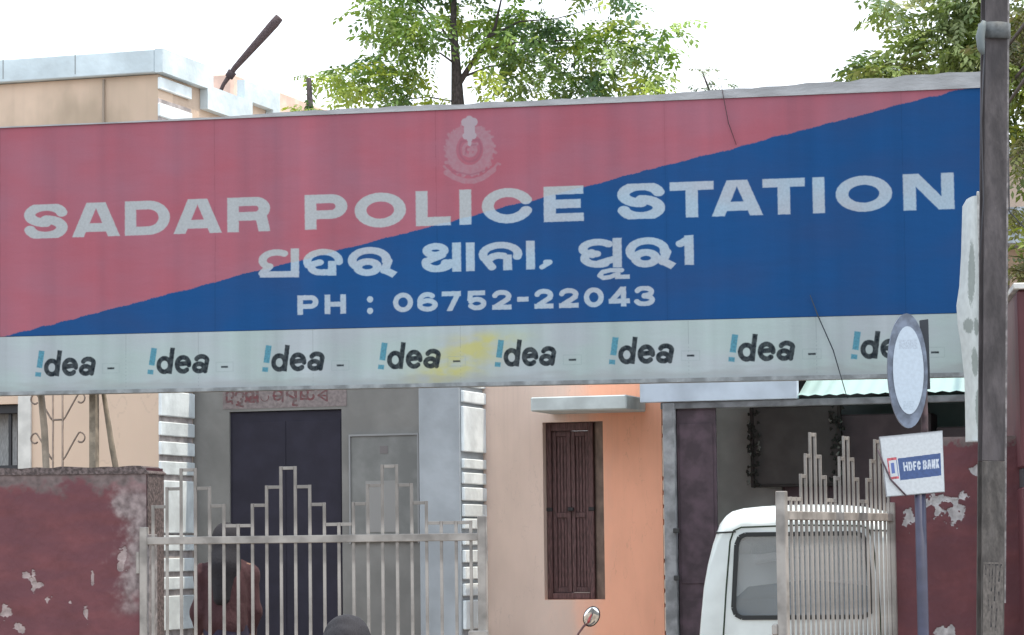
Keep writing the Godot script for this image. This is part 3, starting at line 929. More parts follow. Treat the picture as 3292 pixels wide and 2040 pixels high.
func door_words() -> Image:
	var W := 512
	var H := 90
	var br := Brush.new(W, H)
	br.glyph("e 22 34 15 14 -170 60; r 8 38 8 62 30 58 32 68; e 62 36 16 14 -180 30; e 64 60 9 9 -60 160; r 50 74 76 80", Vector2(8, 0), 1, 1, 9)
	br.glyph("e 20 36 15 15 0 360; e 40 46 14 12 0 180; r 52 22 52 66; r 4 60 40 62; r 8 48 50 48", Vector2(92, 0), 1, 1, 12)
	br.glyph("e 20 48 16 15 -20 190", Vector2(155, 0), 1, 1, 4)
	br.glyph("e 24 38 17 15 -200 40; r 6 44 40 44; e 22 50 14 9 0 180; r 44 20 44 66", Vector2(205, 0), 1, 1, 8.5)
	br.glyph("e 22 36 17 18 -200 20; r 42 20 42 64; r 34 64 30 80 46 82; r 10 40 36 56", Vector2(262, 0), 1, 1, 9)
	br.glyph("r 6 20 6 58; e 22 34 13 13 0 360; r 8 58 30 58; e 46 50 13 11 -30 190; r 38 24 60 24", Vector2(318, 0), 1, 1, 9)
	br.glyph("r 40 20 40 68; r 4 46 38 26; r 4 46 36 66; r 14 46 34 48; r 2 24 34 22", Vector2(392, 0), 1, 1, 7)
	var n := noise(61, 0.05)
	var out := PackedVector3Array()
	out.resize(W * H)
	for y in H:
		for x in W:
			var b := n.get_noise_2d(x, y)
			var c := Vector3(0.24, 0.20, 0.195) * (1.0 + b * 0.35)
			c = c.lerp(Vector3(0.125, 0.042, 0.046) * (1.0 + b), br.a[y * W + x] * clampf(0.72 + b * 0.8, 0.0, 1.0))
			out[y * W + x] = c
	return to_image(W, H, out)

func car_shed(o: Vector3) -> void:
	var sh := thing("car_shed", "dark open car shed with white front beam and turquoise roof sheet beside the orange wall", "shed", o, -17.5)
	var pale := mat(0.54, 0.60, 0.68, 0.85, "soft", Vector3.ONE * 0.5)
	part(sh, "post", bx(Vector3(3.672, 0, 0.0), Vector3(3.752, 2.438, 0.1), mat(0.33, 0.33, 0.34, 0.85, "worn", Vector3.ONE * 0.8), 0.004))
	part(sh, "post", bx(Vector3(5.88, 0, 0.0), Vector3(5.96, 2.42, 0.1), mat(0.30, 0.30, 0.31, 0.85, "worn"), 0.004))
	for y in [1.29, 1.60]:
		part(sh, "hinge", bx(Vector3(3.735, y - 0.018, 0.1), Vector3(3.775, y + 0.014, 0.118), mat(0.03, 0.03, 0.03, 0.5), 0.003))
	part(sh, "beam", bx(Vector3(3.52, 2.446, 0.045), Vector3(4.58, 2.80, 0.102), pale, 0.004))
	part(sh, "lintel", bx(Vector3(3.655, 2.40, 0.0), Vector3(5.96, 2.443, 0.085), mat(0.19, 0.19, 0.20, 0.8, "worn"), 0.003))
	# corrugated turquoise sheet that the sky shines through
	var sheet_m := mat(0.46, 0.60, 0.57, 0.5)
	sheet_m.backlight_enabled = true
	sheet_m.backlight = Color(0.55, 0.80, 0.76)
	var s := Shape.new(true)
	var n := 60
	for k in n:
		var x0 := 4.585 + 1.38 * k / n
		var x1 := 4.585 + 1.38 * (k + 1) / n
		var y0 := 0.005 * sin(k * PI / 2.0)
		var y1 := 0.005 * sin((k + 1) * PI / 2.0)
		s.sheet(Vector3(x0, 2.72 + y0, -0.55), Vector3(x1, 2.72 + y1, -0.55), Vector3(x1, 2.465 + y1, 0.1), Vector3(x0, 2.465 + y0, 0.1))
	part(sh, "roof_sheet", s.done(sheet_m)).set_meta("label", "turquoise corrugated sheet lit through by the sky")
	part(sh, "roof_sheet", bx(Vector3(3.52, 2.82, -2.8), Vector3(4.58, 2.86, 0.1), mat(0.2, 0.2, 0.2))).set_meta("label", "opaque grey roofing behind the white beam")
	part(sh, "roof_sheet", bx(Vector3(4.585, 2.725, -2.8), Vector3(5.98, 2.76, -0.55), mat(0.2, 0.2, 0.2)))
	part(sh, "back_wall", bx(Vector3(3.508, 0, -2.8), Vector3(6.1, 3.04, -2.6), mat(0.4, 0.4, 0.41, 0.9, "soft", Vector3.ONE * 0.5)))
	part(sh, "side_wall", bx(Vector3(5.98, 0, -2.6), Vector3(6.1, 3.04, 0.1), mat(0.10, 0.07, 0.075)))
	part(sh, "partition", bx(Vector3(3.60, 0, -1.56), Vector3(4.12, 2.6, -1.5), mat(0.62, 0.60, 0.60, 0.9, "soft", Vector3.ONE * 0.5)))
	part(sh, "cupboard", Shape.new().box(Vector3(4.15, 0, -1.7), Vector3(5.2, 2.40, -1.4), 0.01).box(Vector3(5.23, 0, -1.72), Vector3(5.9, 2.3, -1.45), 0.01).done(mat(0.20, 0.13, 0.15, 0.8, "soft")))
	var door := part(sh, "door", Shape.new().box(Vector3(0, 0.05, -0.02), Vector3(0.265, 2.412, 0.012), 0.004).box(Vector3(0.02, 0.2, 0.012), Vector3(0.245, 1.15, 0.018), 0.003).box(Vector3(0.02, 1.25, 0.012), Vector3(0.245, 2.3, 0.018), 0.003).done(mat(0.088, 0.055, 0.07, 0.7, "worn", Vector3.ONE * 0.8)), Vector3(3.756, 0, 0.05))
	door.set_meta("label", "narrow dark brown door leaf folded against the post")
	# dark framed board with dry garlands down its sides
	var gb := thing("framed_board", "dark framed board hung with dry garlands inside the shadowed car shed", "board", o + Vector3(4.26, 1.9, -1.36).rotated(Vector3.UP, deg_to_rad(-17.5)), -17.5)
	part(gb, "panel", bx(Vector3(-0.30, 0.02, 0), Vector3(0.30, 0.56, 0.02), mat(0.15, 0.12, 0.12, 0.7, "soft")))
	part(gb, "frame", Shape.new().box(Vector3(-0.325, 0, 0), Vector3(-0.30, 0.58, 0.035), 0.004).box(Vector3(0.30, 0, 0), Vector3(0.325, 0.58, 0.035), 0.004).box(Vector3(-0.30, 0, 0), Vector3(0.30, 0.02, 0.035), 0.003).box(Vector3(-0.30, 0.56, 0), Vector3(0.30, 0.58, 0.035), 0.003).done(mat(0.05, 0.035, 0.035, 0.5)))
	var rng := RandomNumberGenerator.new()
	rng.seed = 71
	for x in [-0.30, 0.30]:
		for c in [mat(0.05, 0.045, 0.04), mat(0.30, 0.28, 0.26)]:
			var gs := Shape.new(true)
			for k in (46 if c.albedo_color.r < 0.4 else 9):
				var q := Vector3(x + rng.randf_range(-0.05, 0.05), rng.randf_range(0.0, 0.56), 0.04 + rng.randf() * 0.03)
				gs.tube([q, q + Vector3(rng.randf_range(-0.02, 0.02), rng.randf_range(0.01, 0.03), 0.005)], [0.014, 0.005], 5)
			part(gb, "garland", gs.done(c)).set_meta("kind", "stuff")

func board() -> void:
	var s0 := Vector3(-0.015, 0, -16.0)
	var b := thing("sign_board", "long red and blue SADAR POLICE STATION board across the gateway", "sign board", s0, -12.5)
	var face := picture(sign_print(), 0.62)
	face.metallic_specular = 0.15
	face.normal_enabled = true
	face.normal_texture = bump("plaster", 0.035, 6.0)
	face.normal_scale = 0.06
	var x0 := -3.35
	var x1 := 2.66
	var ty := func(x: float) -> float: return 3.936 - 0.0041 * (x + 2.985)
	var quad := func(v0: float, v1: float, z: float) -> Array:
		var h0 := v0 / 340.8
		var h1 := v1 / 340.8
		return [Vector3(x0, ty.call(x0) - h0, z), Vector3(x1, ty.call(x1) - h0, z), Vector3(x1, ty.call(x1) - h1, z), Vector3(x0, ty.call(x0) - h1, z)]
	# the two painted sheets bulge a little between their fixings
	for p in [["painted_panel", 0.0, 409.5, 0.012], ["advertisement_strip", 410.5, 518.0, 0.016]]:
		var s := Shape.new(true)
		var n := 48
		var m := 6
		var q: Array = quad.call(p[1], p[2], p[3])
		var wave := noise(91, 0.9, 2)
		var pos := func(i: int, j: int) -> Vector3:
			var u := float(i) / n
			var v := float(j) / m
			var w: Vector3 = (q[0] as Vector3).lerp(q[1], u).lerp((q[3] as Vector3).lerp(q[2], u), v)
			w.z += wave.get_noise_2d(w.x * 1.0, w.y * 0.6) * 0.006 * sin(v * PI)
			return w
		for i in n:
			for j in m:
				var r := Rect2(float(i) / n, lerpf(p[1], p[2], float(j) / m) / 526.0, 1.0 / n, (p[2] - p[1]) / m / 526.0)
				s.sheet(pos.call(i, j), pos.call(i + 1, j), pos.call(i + 1, j + 1), pos.call(i, j + 1), r)
		part(b, p[0], s.done(face))
	var metal := mat(0.30, 0.32, 0.33, 0.6, "worn", Vector3.ONE, 0.2)
	var conc := mat(0.42, 0.42, 0.43, 0.95, "soft", Vector3(0.8, 3.0, 1.0), 0.4)
	part(b, "backing", Shape.new().prism(PackedVector2Array([Vector2(x0, 3.93), Vector2(x1, 3.905), Vector2(x1, 2.40), Vector2(x0, 2.425)]), -0.06, 0.004).done(metal))
	# weathered cap that grows thicker to the right
	var cap := PackedVector2Array()
	var rn := noise(17, 1.7, 3)
	var thick := Curve.new()
	for k in [[0.0, 0.004], [0.20, 0.006], [0.31, 0.012], [0.39, 0.026], [0.58, 0.029], [0.71, 0.036], [0.77, 0.047], [0.84, 0.058], [0.97, 0.085], [1.0, 0.084]]:
		thick.add_point(Vector2(k[0], k[1] * 10.0), 0, 0, Curve.TANGENT_LINEAR, Curve.TANGENT_LINEAR)
	for k in 81:
		var x := lerpf(x0, x1 - 0.02, k / 80.0)
		var u := (x - x0) / (x1 - x0)
		cap.append(Vector2(x, ty.call(x) + thick.sample(u) * 0.1 + rn.get_noise_1d(x * 3.0) * 0.012 * minf(1.0, u * 2.0)))
	cap.append(Vector2(x1 - 0.02, ty.call(x1) - 0.002))
	cap.append(Vector2(x0, ty.call(x0) - 0.002))
	part(b, "cap", Shape.new().prism(cap, -0.14, 0.022).done(conc)).set_meta("label", "weathered grey cap along the top edge, thicker to the right")
	part(b, "bottom_rail", Shape.new().prism(PackedVector2Array([Vector2(x0, 2.420), Vector2(x1, 2.395), Vector2(x1, 2.372), Vector2(x0, 2.400)]), -0.07, 0.026).done(metal))
	var post := mat(0.30, 0.25, 0.19, 0.85, "worn", Vector3.ONE * 1.5)
	part(b, "post", bx(Vector3(-2.485, 0, -0.17), Vector3(-2.445, 3.8, -0.11), post, 0.003))
	part(b, "post", bx(Vector3(2.50, 0, -0.17), Vector3(2.55, 3.8, -0.11), post, 0.003))
	part(b, "brace", Shape.new(true).tube([Vector3(-2.805, 2.6, -0.14), Vector3(-2.765, 2.2, -0.14), Vector3(-2.74, 1.6, -0.15), Vector3(-2.70, 0.1, -0.16)], [0.02, 0.021, 0.02, 0.02], 7).done(mat(0.34, 0.28, 0.22, 0.8, "worn")))
	part(b, "brace", Shape.new(true).tube([Vector3(-2.435, 2.6, -0.13), Vector3(-2.38, 2.1, -0.2), Vector3(-2.2, 0.6, -0.5)], [0.011, 0.017, 0.02], 6).done(post))
	part(b, "loose_wire", Shape.new(true).tube([Vector3(1.20, 3.99, 0.03), Vector3(1.215, 3.9, 0.03), Vector3(1.235, 3.78, 0.024), Vector3(1.275, 3.66, 0.022)], [0.002, 0.0022, 0.0022, 0.0016], 5).done(mat(0.05, 0.03, 0.035)))
	part(b, "loose_wire", Shape.new(true).tube([Vector3(1.66, 2.83, 0.03), Vector3(1.70, 2.72, 0.04), Vector3(1.78, 2.53, 0.05), Vector3(1.85, 2.27, 0.05)], [0.002, 0.0035, 0.0035, 0.002], 5).done(mat(0.04, 0.05, 0.06)))

func compound_walls() -> void:
	var s0 := Vector3(-0.015, 0, -16.0)
	var rl := Image.create(640, 640, false, Image.FORMAT_RGB8)
	var rr := Image.create(512, 640, false, Image.FORMAT_RGB8)
	var lp := picture(peeling(640, 640, Vector3(0.153, 0.052, 0.057), Vector3(0.36, 0.285, 0.275), [[422, 196, 11, 9], [437, 213, 14, 6], [431, 204, 7, 17], [456, 238, 8, 12], [380, 260, 9, 14], [541, 196, 4, 14], [499, 243, 4, 5], [530, 266, 5, 17], [405, 290, 12, 8], [596, 165, 9, 18], [300, 180, 16, 9]], 44.0, 74.0, 41, rl), 0.9)
	lp.normal_enabled = true
	lp.normal_texture = ImageTexture.create_from_image(rl)
	var a := thing("compound_wall", "maroon boundary wall with mossy top and worn plaster edge left of the gate", "wall", s0, -12.5, "maroon boundary walls beside the gateway")
	var m := wall_mesh(Rect2(-4.2, 0, 2.08, 1.975), Rect2(), -0.05, 0.28, lp)
	part(a, "wall_face", m)
	var cap := Shape.new()
	var rn := noise(23, 2.0, 3)
	var poly := PackedVector2Array()
	for k in 45:
		var x := lerpf(-4.2, -2.105, k / 44.0)
		poly.append(Vector2(x, 1.988 - 0.004 * k / 44.0 + rn.get_noise_1d(x * 4.0) * 0.012 - (0.035 if k == 44 else 0.0)))
	poly.append(Vector2(-2.105, 1.94))
	poly.append(Vector2(-4.2, 1.955))
	part(a, "coping", cap.prism(poly, -0.345, -0.042).done(mat(0.17, 0.13, 0.125, 0.95, "rust", Vector3.ONE * 2, 0.8)))
	part(a, "end_face", bx(Vector3(-2.119, 0, -0.325), Vector3(-2.112, 1.945, -0.056), mat(0.15, 0.11, 0.105, 0.95, "rust", Vector3.ONE * 2, 0.6)))
	part(a, "gate_jamb", bx(Vector3(-2.146, 0, -0.2), Vector3(-2.108, 1.6, -0.035), mat(0.30, 0.27, 0.27, 0.9, "worn", Vector3.ONE * 2), 0.004))
	var rp := picture(peeling(512, 640, Vector3(0.138, 0.045, 0.050), Vector3(0.44, 0.42, 0.42), [[32, 134, 16, 16], [84, 106, 20, 12], [92, 118, 16, 18], [123, 128, 18, 24], [112, 104, 22, 9], [166, 57, 14, 9], [178, 114, 6, 18], [100, 322, 20, 14], [140, 100, 10, 8], [60, 108, 10, 9]], 12.0, 0.0, 47, rr), 0.85)
	rp.normal_enabled = true
	rp.normal_texture = ImageTexture.create_from_image(rr)
	var c := thing("compound_wall", "dark maroon boundary wall with torn white paper between bank sign and tall pole", "wall", s0, -12.5, "maroon boundary walls beside the gateway")
	part(c, "wall_face", wall_mesh(Rect2(2.06, 0, 1.4, 2.058), Rect2(), -0.05, 0.25, rp))
	part(c, "gate_pillar_edge", bx(Vector3(2.04, 0, -0.22), Vector3(2.058, 2.05, -0.06), mat(0.13, 0.05, 0.06)))
	# maroon kiosk right of the pole
	var k := thing("kiosk", "maroon metal kiosk with white top edge and dark band at the right of the pole", "kiosk", Vector3(2.62, 0, -15.1), -6.0)
	var kr := mat(0.125, 0.034, 0.042, 0.6, "soft", Vector3.ONE * 0.6)
	part(k, "body", Shape.new().box(Vector3(0, 0, -1.2), Vector3(1.6, 1.78, 0), 0.01).box(Vector3(0, 1.88, -1.2), Vector3(1.6, 2.80, 0), 0.01).done(kr))
	part(k, "band", bx(Vector3(0.012, 1.782, -1.18), Vector3(1.58, 1.878, -0.03), mat(0.05, 0.045, 0.05)))
	part(k, "roof_edge", bx(Vector3(-0.02, 2.803, -1.25), Vector3(1.62, 2.835, 0.03), mat(0.85, 0.82, 0.78, 0.7, "soft"), 0.004))
	part(k, "lamp", Shape.new(true).tube([Vector3(0.15, 1.66, 0.0), Vector3(0.15, 1.66, 0.02)], [0.045, 0.04], 20).done(mat(0.20, 0.12, 0.12, 0.4)))
	part(k, "door", bx(Vector3(0.03, 0.2, 0.002), Vector3(0.9, 1.48, 0.016), kr, 0.005))

func gates() -> void:
	var iron := mat(0.375, 0.340, 0.310, 0.7, "worn", Vector3(0.5, 0.5, 0.5), 0.1)
	var a := thing("iron_gate", "closed iron gate leaf with three stepped peaks in front of the dark doorway", "gate", Vector3(-0.015, 0, -16.0) + Vector3(-2.131, 0, -0.05).rotated(Vector3.UP, deg_to_rad(-12.5)), -12.5, "stepped iron gate leaves")
	gate_leaf(a, iron)
	var b: Node3D = a.duplicate()
	b.name = numbered(self, "iron_gate")
	add_child(b, true)
	b.position = Vector3(2.007, 0.075, -15.603)
	b.rotation_degrees.y = -112.5
	tag(b, "open iron gate leaf swung outwards, its bars crowded together before the van", "gate")

func van() -> void:
	var v := thing("van", "white van seen from behind with one large tailgate window", "van", Vector3(1.668, 0, -17.3), -10.0)
	var paint := mat(0.88, 0.95, 0.94, 0.35, "soft", Vector3.ONE * 0.4)
	paint.clearcoat_enabled = true
	paint.clearcoat = 0.5
	var black := mat(0.025, 0.028, 0.03, 0.6)
	# half widths of the body against height, the roof line rounded
	var prof := [[0.30, 0.60], [0.42, 0.655], [0.75, 0.655], [0.97, 0.622], [1.07, 0.612], [1.25, 0.592], [1.40, 0.565], [1.52, 0.535], [1.585, 0.512], [1.64, 0.492], [1.675, 0.465], [1.70, 0.43], [1.718, 0.36], [1.728, 0.25], [1.734, 0.12], [1.735, 0.0]]
	var cx := 0.022
	var loop := []
	for p in prof:
		loop.append(Vector2(cx - p[1], p[0]))
	for i in range(prof.size() - 2, -1, -1):
		loop.append(Vector2(cx + prof[i][1], prof[i][0]))
	# stations along the length: z, scale of width, drop of roof
	var stations := [[0.0, 0.965, 0.105], [-0.02, 0.98, 0.075], [-0.06, 0.992, 0.042], [-0.13, 0.999, 0.015], [-0.25, 1.0, 0.0], [-0.55, 1.0, 0.0], [-1.25, 1.0, 0.0], [-1.35, 1.0, 0.0], [-2.1, 1.0, 0.0], [-2.6, 0.99, 0.02], [-3.0, 0.95, 0.25], [-3.2, 0.90, 0.7]]
	var ring := func(k: int) -> Array:
		var out := []
		for p: Vector2 in loop:
			var y := p.y - float(stations[k][2]) * smoothstep(1.2, 1.7, p.y)
			out.append(Vector3(cx + (p.x - cx) * float(stations[k][1]), y, stations[k][0]))
		return out
	var s := Shape.new(true)
	var sides := []
	for k in stations.size() - 1:
		var r0: Array = ring.call(k)
		var r1: Array = ring.call(k + 1)
		for i in loop.size() - 1:
			var y0: float = minf(loop[i].y, loop[i + 1].y)
			var y1: float = maxf(loop[i].y, loop[i + 1].y)
			var glass := y0 > 1.06 and y1 < 1.53 and k in [5, 7, 8]
			if glass:
				sides.append([r0[i], r0[i + 1], r1[i + 1], r1[i]])
			else:
				s.face(r0[i], r0[i + 1], r1[i + 1], r1[i], Vector3(cx, 1.0, (stations[k][0] + stations[k + 1][0]) * 0.5))
	# the back, with its window left open
	var back: Array = ring.call(0)
	var hole := [Vector2(-0.385, 1.13), Vector2(-0.372, 1.09), Vector2(-0.335, 1.07), Vector2(0.379, 1.07), Vector2(0.416, 1.09), Vector2(0.429, 1.13), Vector2(0.404, 1.50), Vector2(0.385, 1.545), Vector2(0.35, 1.56), Vector2(-0.306, 1.56), Vector2(-0.341, 1.545), Vector2(-0.36, 1.50)]
	var bp := PackedVector2Array()
	for p: Vector3 in back:
		bp.append(Vector2(p.x, p.y))
	var hp := PackedVector2Array(hole)
	# bridge the outline and the opening along one cut so that it is one simple polygon
	var ring_poly := PackedVector2Array()
	for p in bp: ring_poly.append(p)
	ring_poly.append(bp[0])
	var start := 0
	for j in hp.size() + 1:
		ring_poly.append(hp[(start + hp.size() * 2 - j) % hp.size()] if Geometry2D.is_polygon_clockwise(bp) == Geometry2D.is_polygon_clockwise(hp) else hp[(start + j) % hp.size()])
	var idx := Geometry2D.triangulate_polygon(ring_poly)
	for i in range(0, idx.size(), 3):
		var t := []
		for j in 3:
			var p := ring_poly[idx[i + j]]
			t.append(Vector3(p.x, p.y, 0.0))
		s.tri(t[0], t[1], t[2], Vector3(t[0].x, t[0].y, -1))
	part(v, "body", s.done(paint))
	var glass_m := mat(0.42, 0.48, 0.51, 0.06)
	glass_m.uv1_triplanar = false
	glass_m.transparency = BaseMaterial3D.TRANSPARENCY_ALPHA
	glass_m.albedo_color.a = 0.28
	glass_m.metallic_specular = 0.8
	var rear := part(v, "tailgate_window", Shape.new().prism(hp, -0.012, -0.006).done(glass_m))
	var seal := Shape.new()
	for j in hp.size():
		var a := hp[j]
		var b := hp[(j + 1) % hp.size()]
		seal.bar(Vector3(a.x, a.y, 0.002), Vector3(b.x, b.y, 0.002), 0.026, 0.016)
	part(rear, "rubber_seal", seal.done(black))
	var gs := Shape.new()
	for q in sides:
		gs.face(q[0], q[1], q[2], q[3], Vector3(cx, 1.0, q[0].z))
	part(v, "side_windows", gs.done(glass_m))
	# tailgate gap
	var gap := mat(0.03, 0.05, 0.03, 0.8)
	part(v, "tailgate_gap", Shape.new(true).tube([Vector3(-0.455, 0.55, 0.001), Vector3(-0.447, 0.97, 0.001), Vector3(-0.425, 1.25, 0.001), Vector3(-0.398, 1.52, 0.001), Vector3(-0.375, 1.585, 0.001), Vector3(-0.33, 1.603, 0.001), Vector3(0.02, 1.612, 0.001), Vector3(0.375, 1.603, 0.001), Vector3(0.42, 1.585, 0.001), Vector3(0.442, 1.52, 0.001), Vector3(0.469, 1.25, 0.001), Vector3(0.495, 0.55, 0.001)], [0.005, 0.005, 0.005, 0.005, 0.005, 0.005, 0.005, 0.005, 0.005, 0.005, 0.005, 0.005], 6).done(gap))
	for x in [-1.0, 1.0]:
		part(v, "roof_gutter", Shape.new(true).tube([Vector3(cx + x * 0.385, 1.578, 0.004), Vector3(cx + x * 0.50, 1.572, 0.0), Vector3(cx + x * 0.518, 1.578, -0.2), Vector3(cx + x * 0.520, 1.580, -2.4)], [0.005, 0.006, 0.007, 0.007], 6).done(black))
		part(v, "tail_light", bx(Vector3(cx + x * 0.56 - 0.04, 0.62, -0.03), Vector3(cx + x * 0.56 + 0.04, 0.84, 0.02), mat(0.35, 0.02, 0.02, 0.3), 0.01))
	part(v, "bumper", Shape.new().box(Vector3(cx - 0.64, 0.30, -0.05), Vector3(cx + 0.64, 0.45, 0.07), 0.03).done(mat(0.05, 0.05, 0.055, 0.6)))
	var seat := mat(0.22, 0.29, 0.38, 0.9, "soft")
	part(v, "seat", Shape.new(true).tube([Vector3(cx - 0.5, 1.08, -0.42), Vector3(cx - 0.34, 1.20, -0.4), Vector3(cx, 1.235, -0.4), Vector3(cx + 0.34, 1.2, -0.4), Vector3(cx + 0.5, 1.08, -0.42)], [0.03, 0.05, 0.05, 0.05, 0.03], 10).box(Vector3(cx - 0.52, 0.55, -0.47), Vector3(cx + 0.52, 1.19, -0.36), 0.04).done(seat))
	part(v, "headliner", bx(Vector3(cx - 0.42, 1.555, -1.9), Vector3(cx + 0.42, 1.575, -0.1), mat(0.55, 0.55, 0.57)))
	part(v, "added_pale_panel", Shape.new(true).tube([Vector3(cx - 0.40, 1.40, -1.28), Vector3(cx, 1.47, -1.3), Vector3(cx + 0.40, 1.40, -1.28)], [0.03, 0.03, 0.03], 8).box(Vector3(cx - 0.52, 0.9, -1.32), Vector3(cx + 0.52, 1.44, -1.30)).done(mat(0.80, 0.84, 0.86, 0.6, "soft", Vector3(0.5, 0.5, 0.5))))  # pale panel added behind the seat to brighten the tailgate window
	part(v, "cargo_floor", bx(Vector3(cx - 0.56, 0.32, -2.9), Vector3(cx + 0.56, 0.36, -0.04), mat(0.1, 0.1, 0.1)))
	var tyre := mat(0.02, 0.02, 0.02, 0.9)
	for z in [-0.75, -2.55]:
		for x in [-1.0, 1.0]:
			var w := part(v, "wheel", Shape.new(true).tube([Vector3(cx + x * 0.50, 0.27, z), Vector3(cx + x * 0.64, 0.27, z)], [0.27, 0.27], 24).done(tyre))
			part(w, "hub", Shape.new(true).tube([Vector3(cx + x * 0.62, 0.27, z), Vector3(cx + x * 0.645, 0.27, z)], [0.15, 0.14], 18).done(mat(0.45, 0.45, 0.46, 0.4, "", Vector3.ONE, 0.0, 0.6)))

func poles_and_signs() -> void:
	# steel utility pole, an I section, leaning a little to the right
	var p := thing("utility_pole", "tall grey steel utility pole with stencilled marks, leaning to the right", "pole", Vector3(2.320, 0, -14.5), 4.0)
	p.rotation_degrees.z = -1.82
	var steel := mat(0.105, 0.090, 0.093, 0.8, "worn", Vector3(1.2, 0.35, 1.2), 0.15)
	var worn := mat(0.125, 0.110, 0.102, 0.85, "worn", Vector3(2.0, 0.7, 2.0), 0.2)
	part(p, "shaft", Shape.new().box(Vector3(-0.056, 1.9, -0.012), Vector3(0.056, 7.0, 0.0), 0.002).box(Vector3(-0.005, 1.9, -0.10), Vector3(0.005, 7.0, -0.012)).box(Vector3(-0.056, 1.9, -0.112), Vector3(0.056, 7.0, -0.10), 0.002).done(steel))
	part(p, "shaft_foot", Shape.new().box(Vector3(-0.057, 0, -0.012), Vector3(0.057, 1.899, 0.001), 0.002).box(Vector3(-0.005, 0, -0.10), Vector3(0.005, 1.899, -0.012)).box(Vector3(-0.057, 0, -0.112), Vector3(0.057, 1.899, -0.10), 0.002).done(worn)).set_meta("label", "paler worn lower length of the pole")
	part(p, "flange_edge", bx(Vector3(0.0562, 1.2, -0.02), Vector3(0.066, 4.6, -0.004), mat(0.30, 0.27, 0.27, 0.6, "rust")))
	part(p, "stencil", Shape.new().sheet(Vector3(-0.05, 1.40, 0.004), Vector3(0.05, 1.40, 0.004), Vector3(0.05, 0.92, 0.004), Vector3(-0.05, 0.92, 0.004)).done(picture(stencil_print(), 0.85))).set_meta("label", "black stencilled marks low on the pole")
	part(p, "clamp", Shape.new(true).tube([Vector3(0, 4.02, -0.05), Vector3(0, 4.10, -0.05)], [0.082, 0.082], 16).done(mat(0.13, 0.14, 0.145, 0.6, "rust")))
	part(p, "insulator", Shape.new(true).tube([Vector3(-0.075, 3.93, 0.03), Vector3(-0.085, 3.96, 0.03), Vector3(-0.09, 4.02, 0.03), Vector3(-0.08, 4.07, 0.03), Vector3(-0.07, 4.10, 0.03)], [0.008, 0.019, 0.023, 0.019, 0.010], 12).done(mat(0.15, 0.175, 0.18, 0.6)))
	part(p, "cable", Shape.new(true).tube([Vector3(-0.06, 4.0, 0.0), Vector3(-0.075, 3.6, 0.0), Vector3(-0.062, 3.2, 0.005), Vector3(-0.08, 2.9, 0.01)], [0.005, 0.004, 0.004, 0.004], 6).done(mat(0.06, 0.06, 0.07)))
	part(p, "cable", Shape.new(true).tube([Vector3(0.07, 4.6, -0.05), Vector3(0.066, 3.6, -0.02), Vector3(0.075, 3.15, -0.02), Vector3(0.24, 2.98, -0.02)], [0.004, 0.004, 0.004, 0.004], 6).done(mat(0.06, 0.06, 0.07)))
	# white flex banner hanging edge on beside the pole
	var b := thing("hanging_banner", "warped white flex banner with grey print hanging beside the tall pole", "banner", Vector3(2.34, 0, -14.9), -8.0)
	var bp := picture(banner_print(), 0.55)
	var s := Shape.new(true)
	# left edge of the sheet against height
	var edge := [[3.27, 0.0], [3.235, -0.021], [2.98, -0.034], [2.82, -0.047], [2.72, -0.064], [2.62, -0.060], [2.52, -0.046], [2.335, -0.032], [2.20, -0.032], [2.014, -0.034]]
	for i in edge.size() - 1:
		for j in 6:
			var g := func(ii: int, jj: int) -> Vector3:
				var u := jj / 6.0
				return Vector3(lerpf(edge[ii][1], 0.052, u), edge[ii][0], 0.05 * sin(u * PI) - 0.16 * (1.0 - u))
			s.sheet(g.call(i, j), g.call(i, j + 1), g.call(i + 1, j + 1), g.call(i + 1, j), Rect2(j / 6.0, (3.30 - edge[i][0]) / 1.286, 1 / 6.0, (edge[i][0] - edge[i + 1][0]) / 1.286))
	part(b, "sheet", s.done(bp))
	part(b, "frame", Shape.new().box(Vector3(0.05, 2.014, -0.04), Vector3(0.064, 3.29, 0.02), 0.003).box(Vector3(-0.036, 2.008, -0.05), Vector3(0.064, 2.014, 0.02)).done(mat(0.52, 0.52, 0.50, 0.6, "worn", Vector3.ONE * 2)))
	# bank sign on its blue post, an oval board above a square panel
	var z := -13.5
	var q := thing("bank_sign", "white HDFC BANK panel below an oval board on a dark blue post", "sign", Vector3(1.868, 0, z), 0.0)
	var post := mat(0.045, 0.045, 0.085, 0.5, "worn")
	part(q, "post", Shape.new(true).tube([Vector3(0.008, 0, -0.03), Vector3(0.008, 1.75, -0.03)], [0.026, 0.026], 14).done(post))
	part(q, "post_head", Shape.new(true).tube([Vector3(0.04, 1.75, -0.06), Vector3(0.04, 2.35, -0.06)], [0.017, 0.017], 10).done(mat(0.10, 0.06, 0.065, 0.7, "rust"))).set_meta("label", "rusty thin pipe behind the two boards")
	var quad := PackedVector2Array([Vector2(-0.178, 1.99), Vector2(0.114, 2.015), Vector2(0.118, 1.731), Vector2(-0.151, 1.712)])
	var panel := part(q, "panel", Shape.new().prism(quad, -0.025, 0.0).done(mat(0.42, 0.43, 0.45, 0.5, "worn")))
	part(panel, "panel_print", Shape.new().sheet(Vector3(-0.1755, 1.987, 0.0025), Vector3(0.1115, 2.011, 0.0025), Vector3(0.1155, 1.7345, 0.0025), Vector3(-0.1485, 1.7155, 0.0025)).done(picture(bank_print(), 0.4)))
	var rim := PackedVector2Array()
	var face := PackedVector2Array()
	for k in 40:
		var t := TAU * k / 40
		rim.append(Vector2(-0.040 + 0.092 * cos(t), 2.294 + 0.266 * sin(t)))
		face.append(Vector2(-0.038 + 0.071 * cos(t), 2.296 + 0.204 * sin(t)))
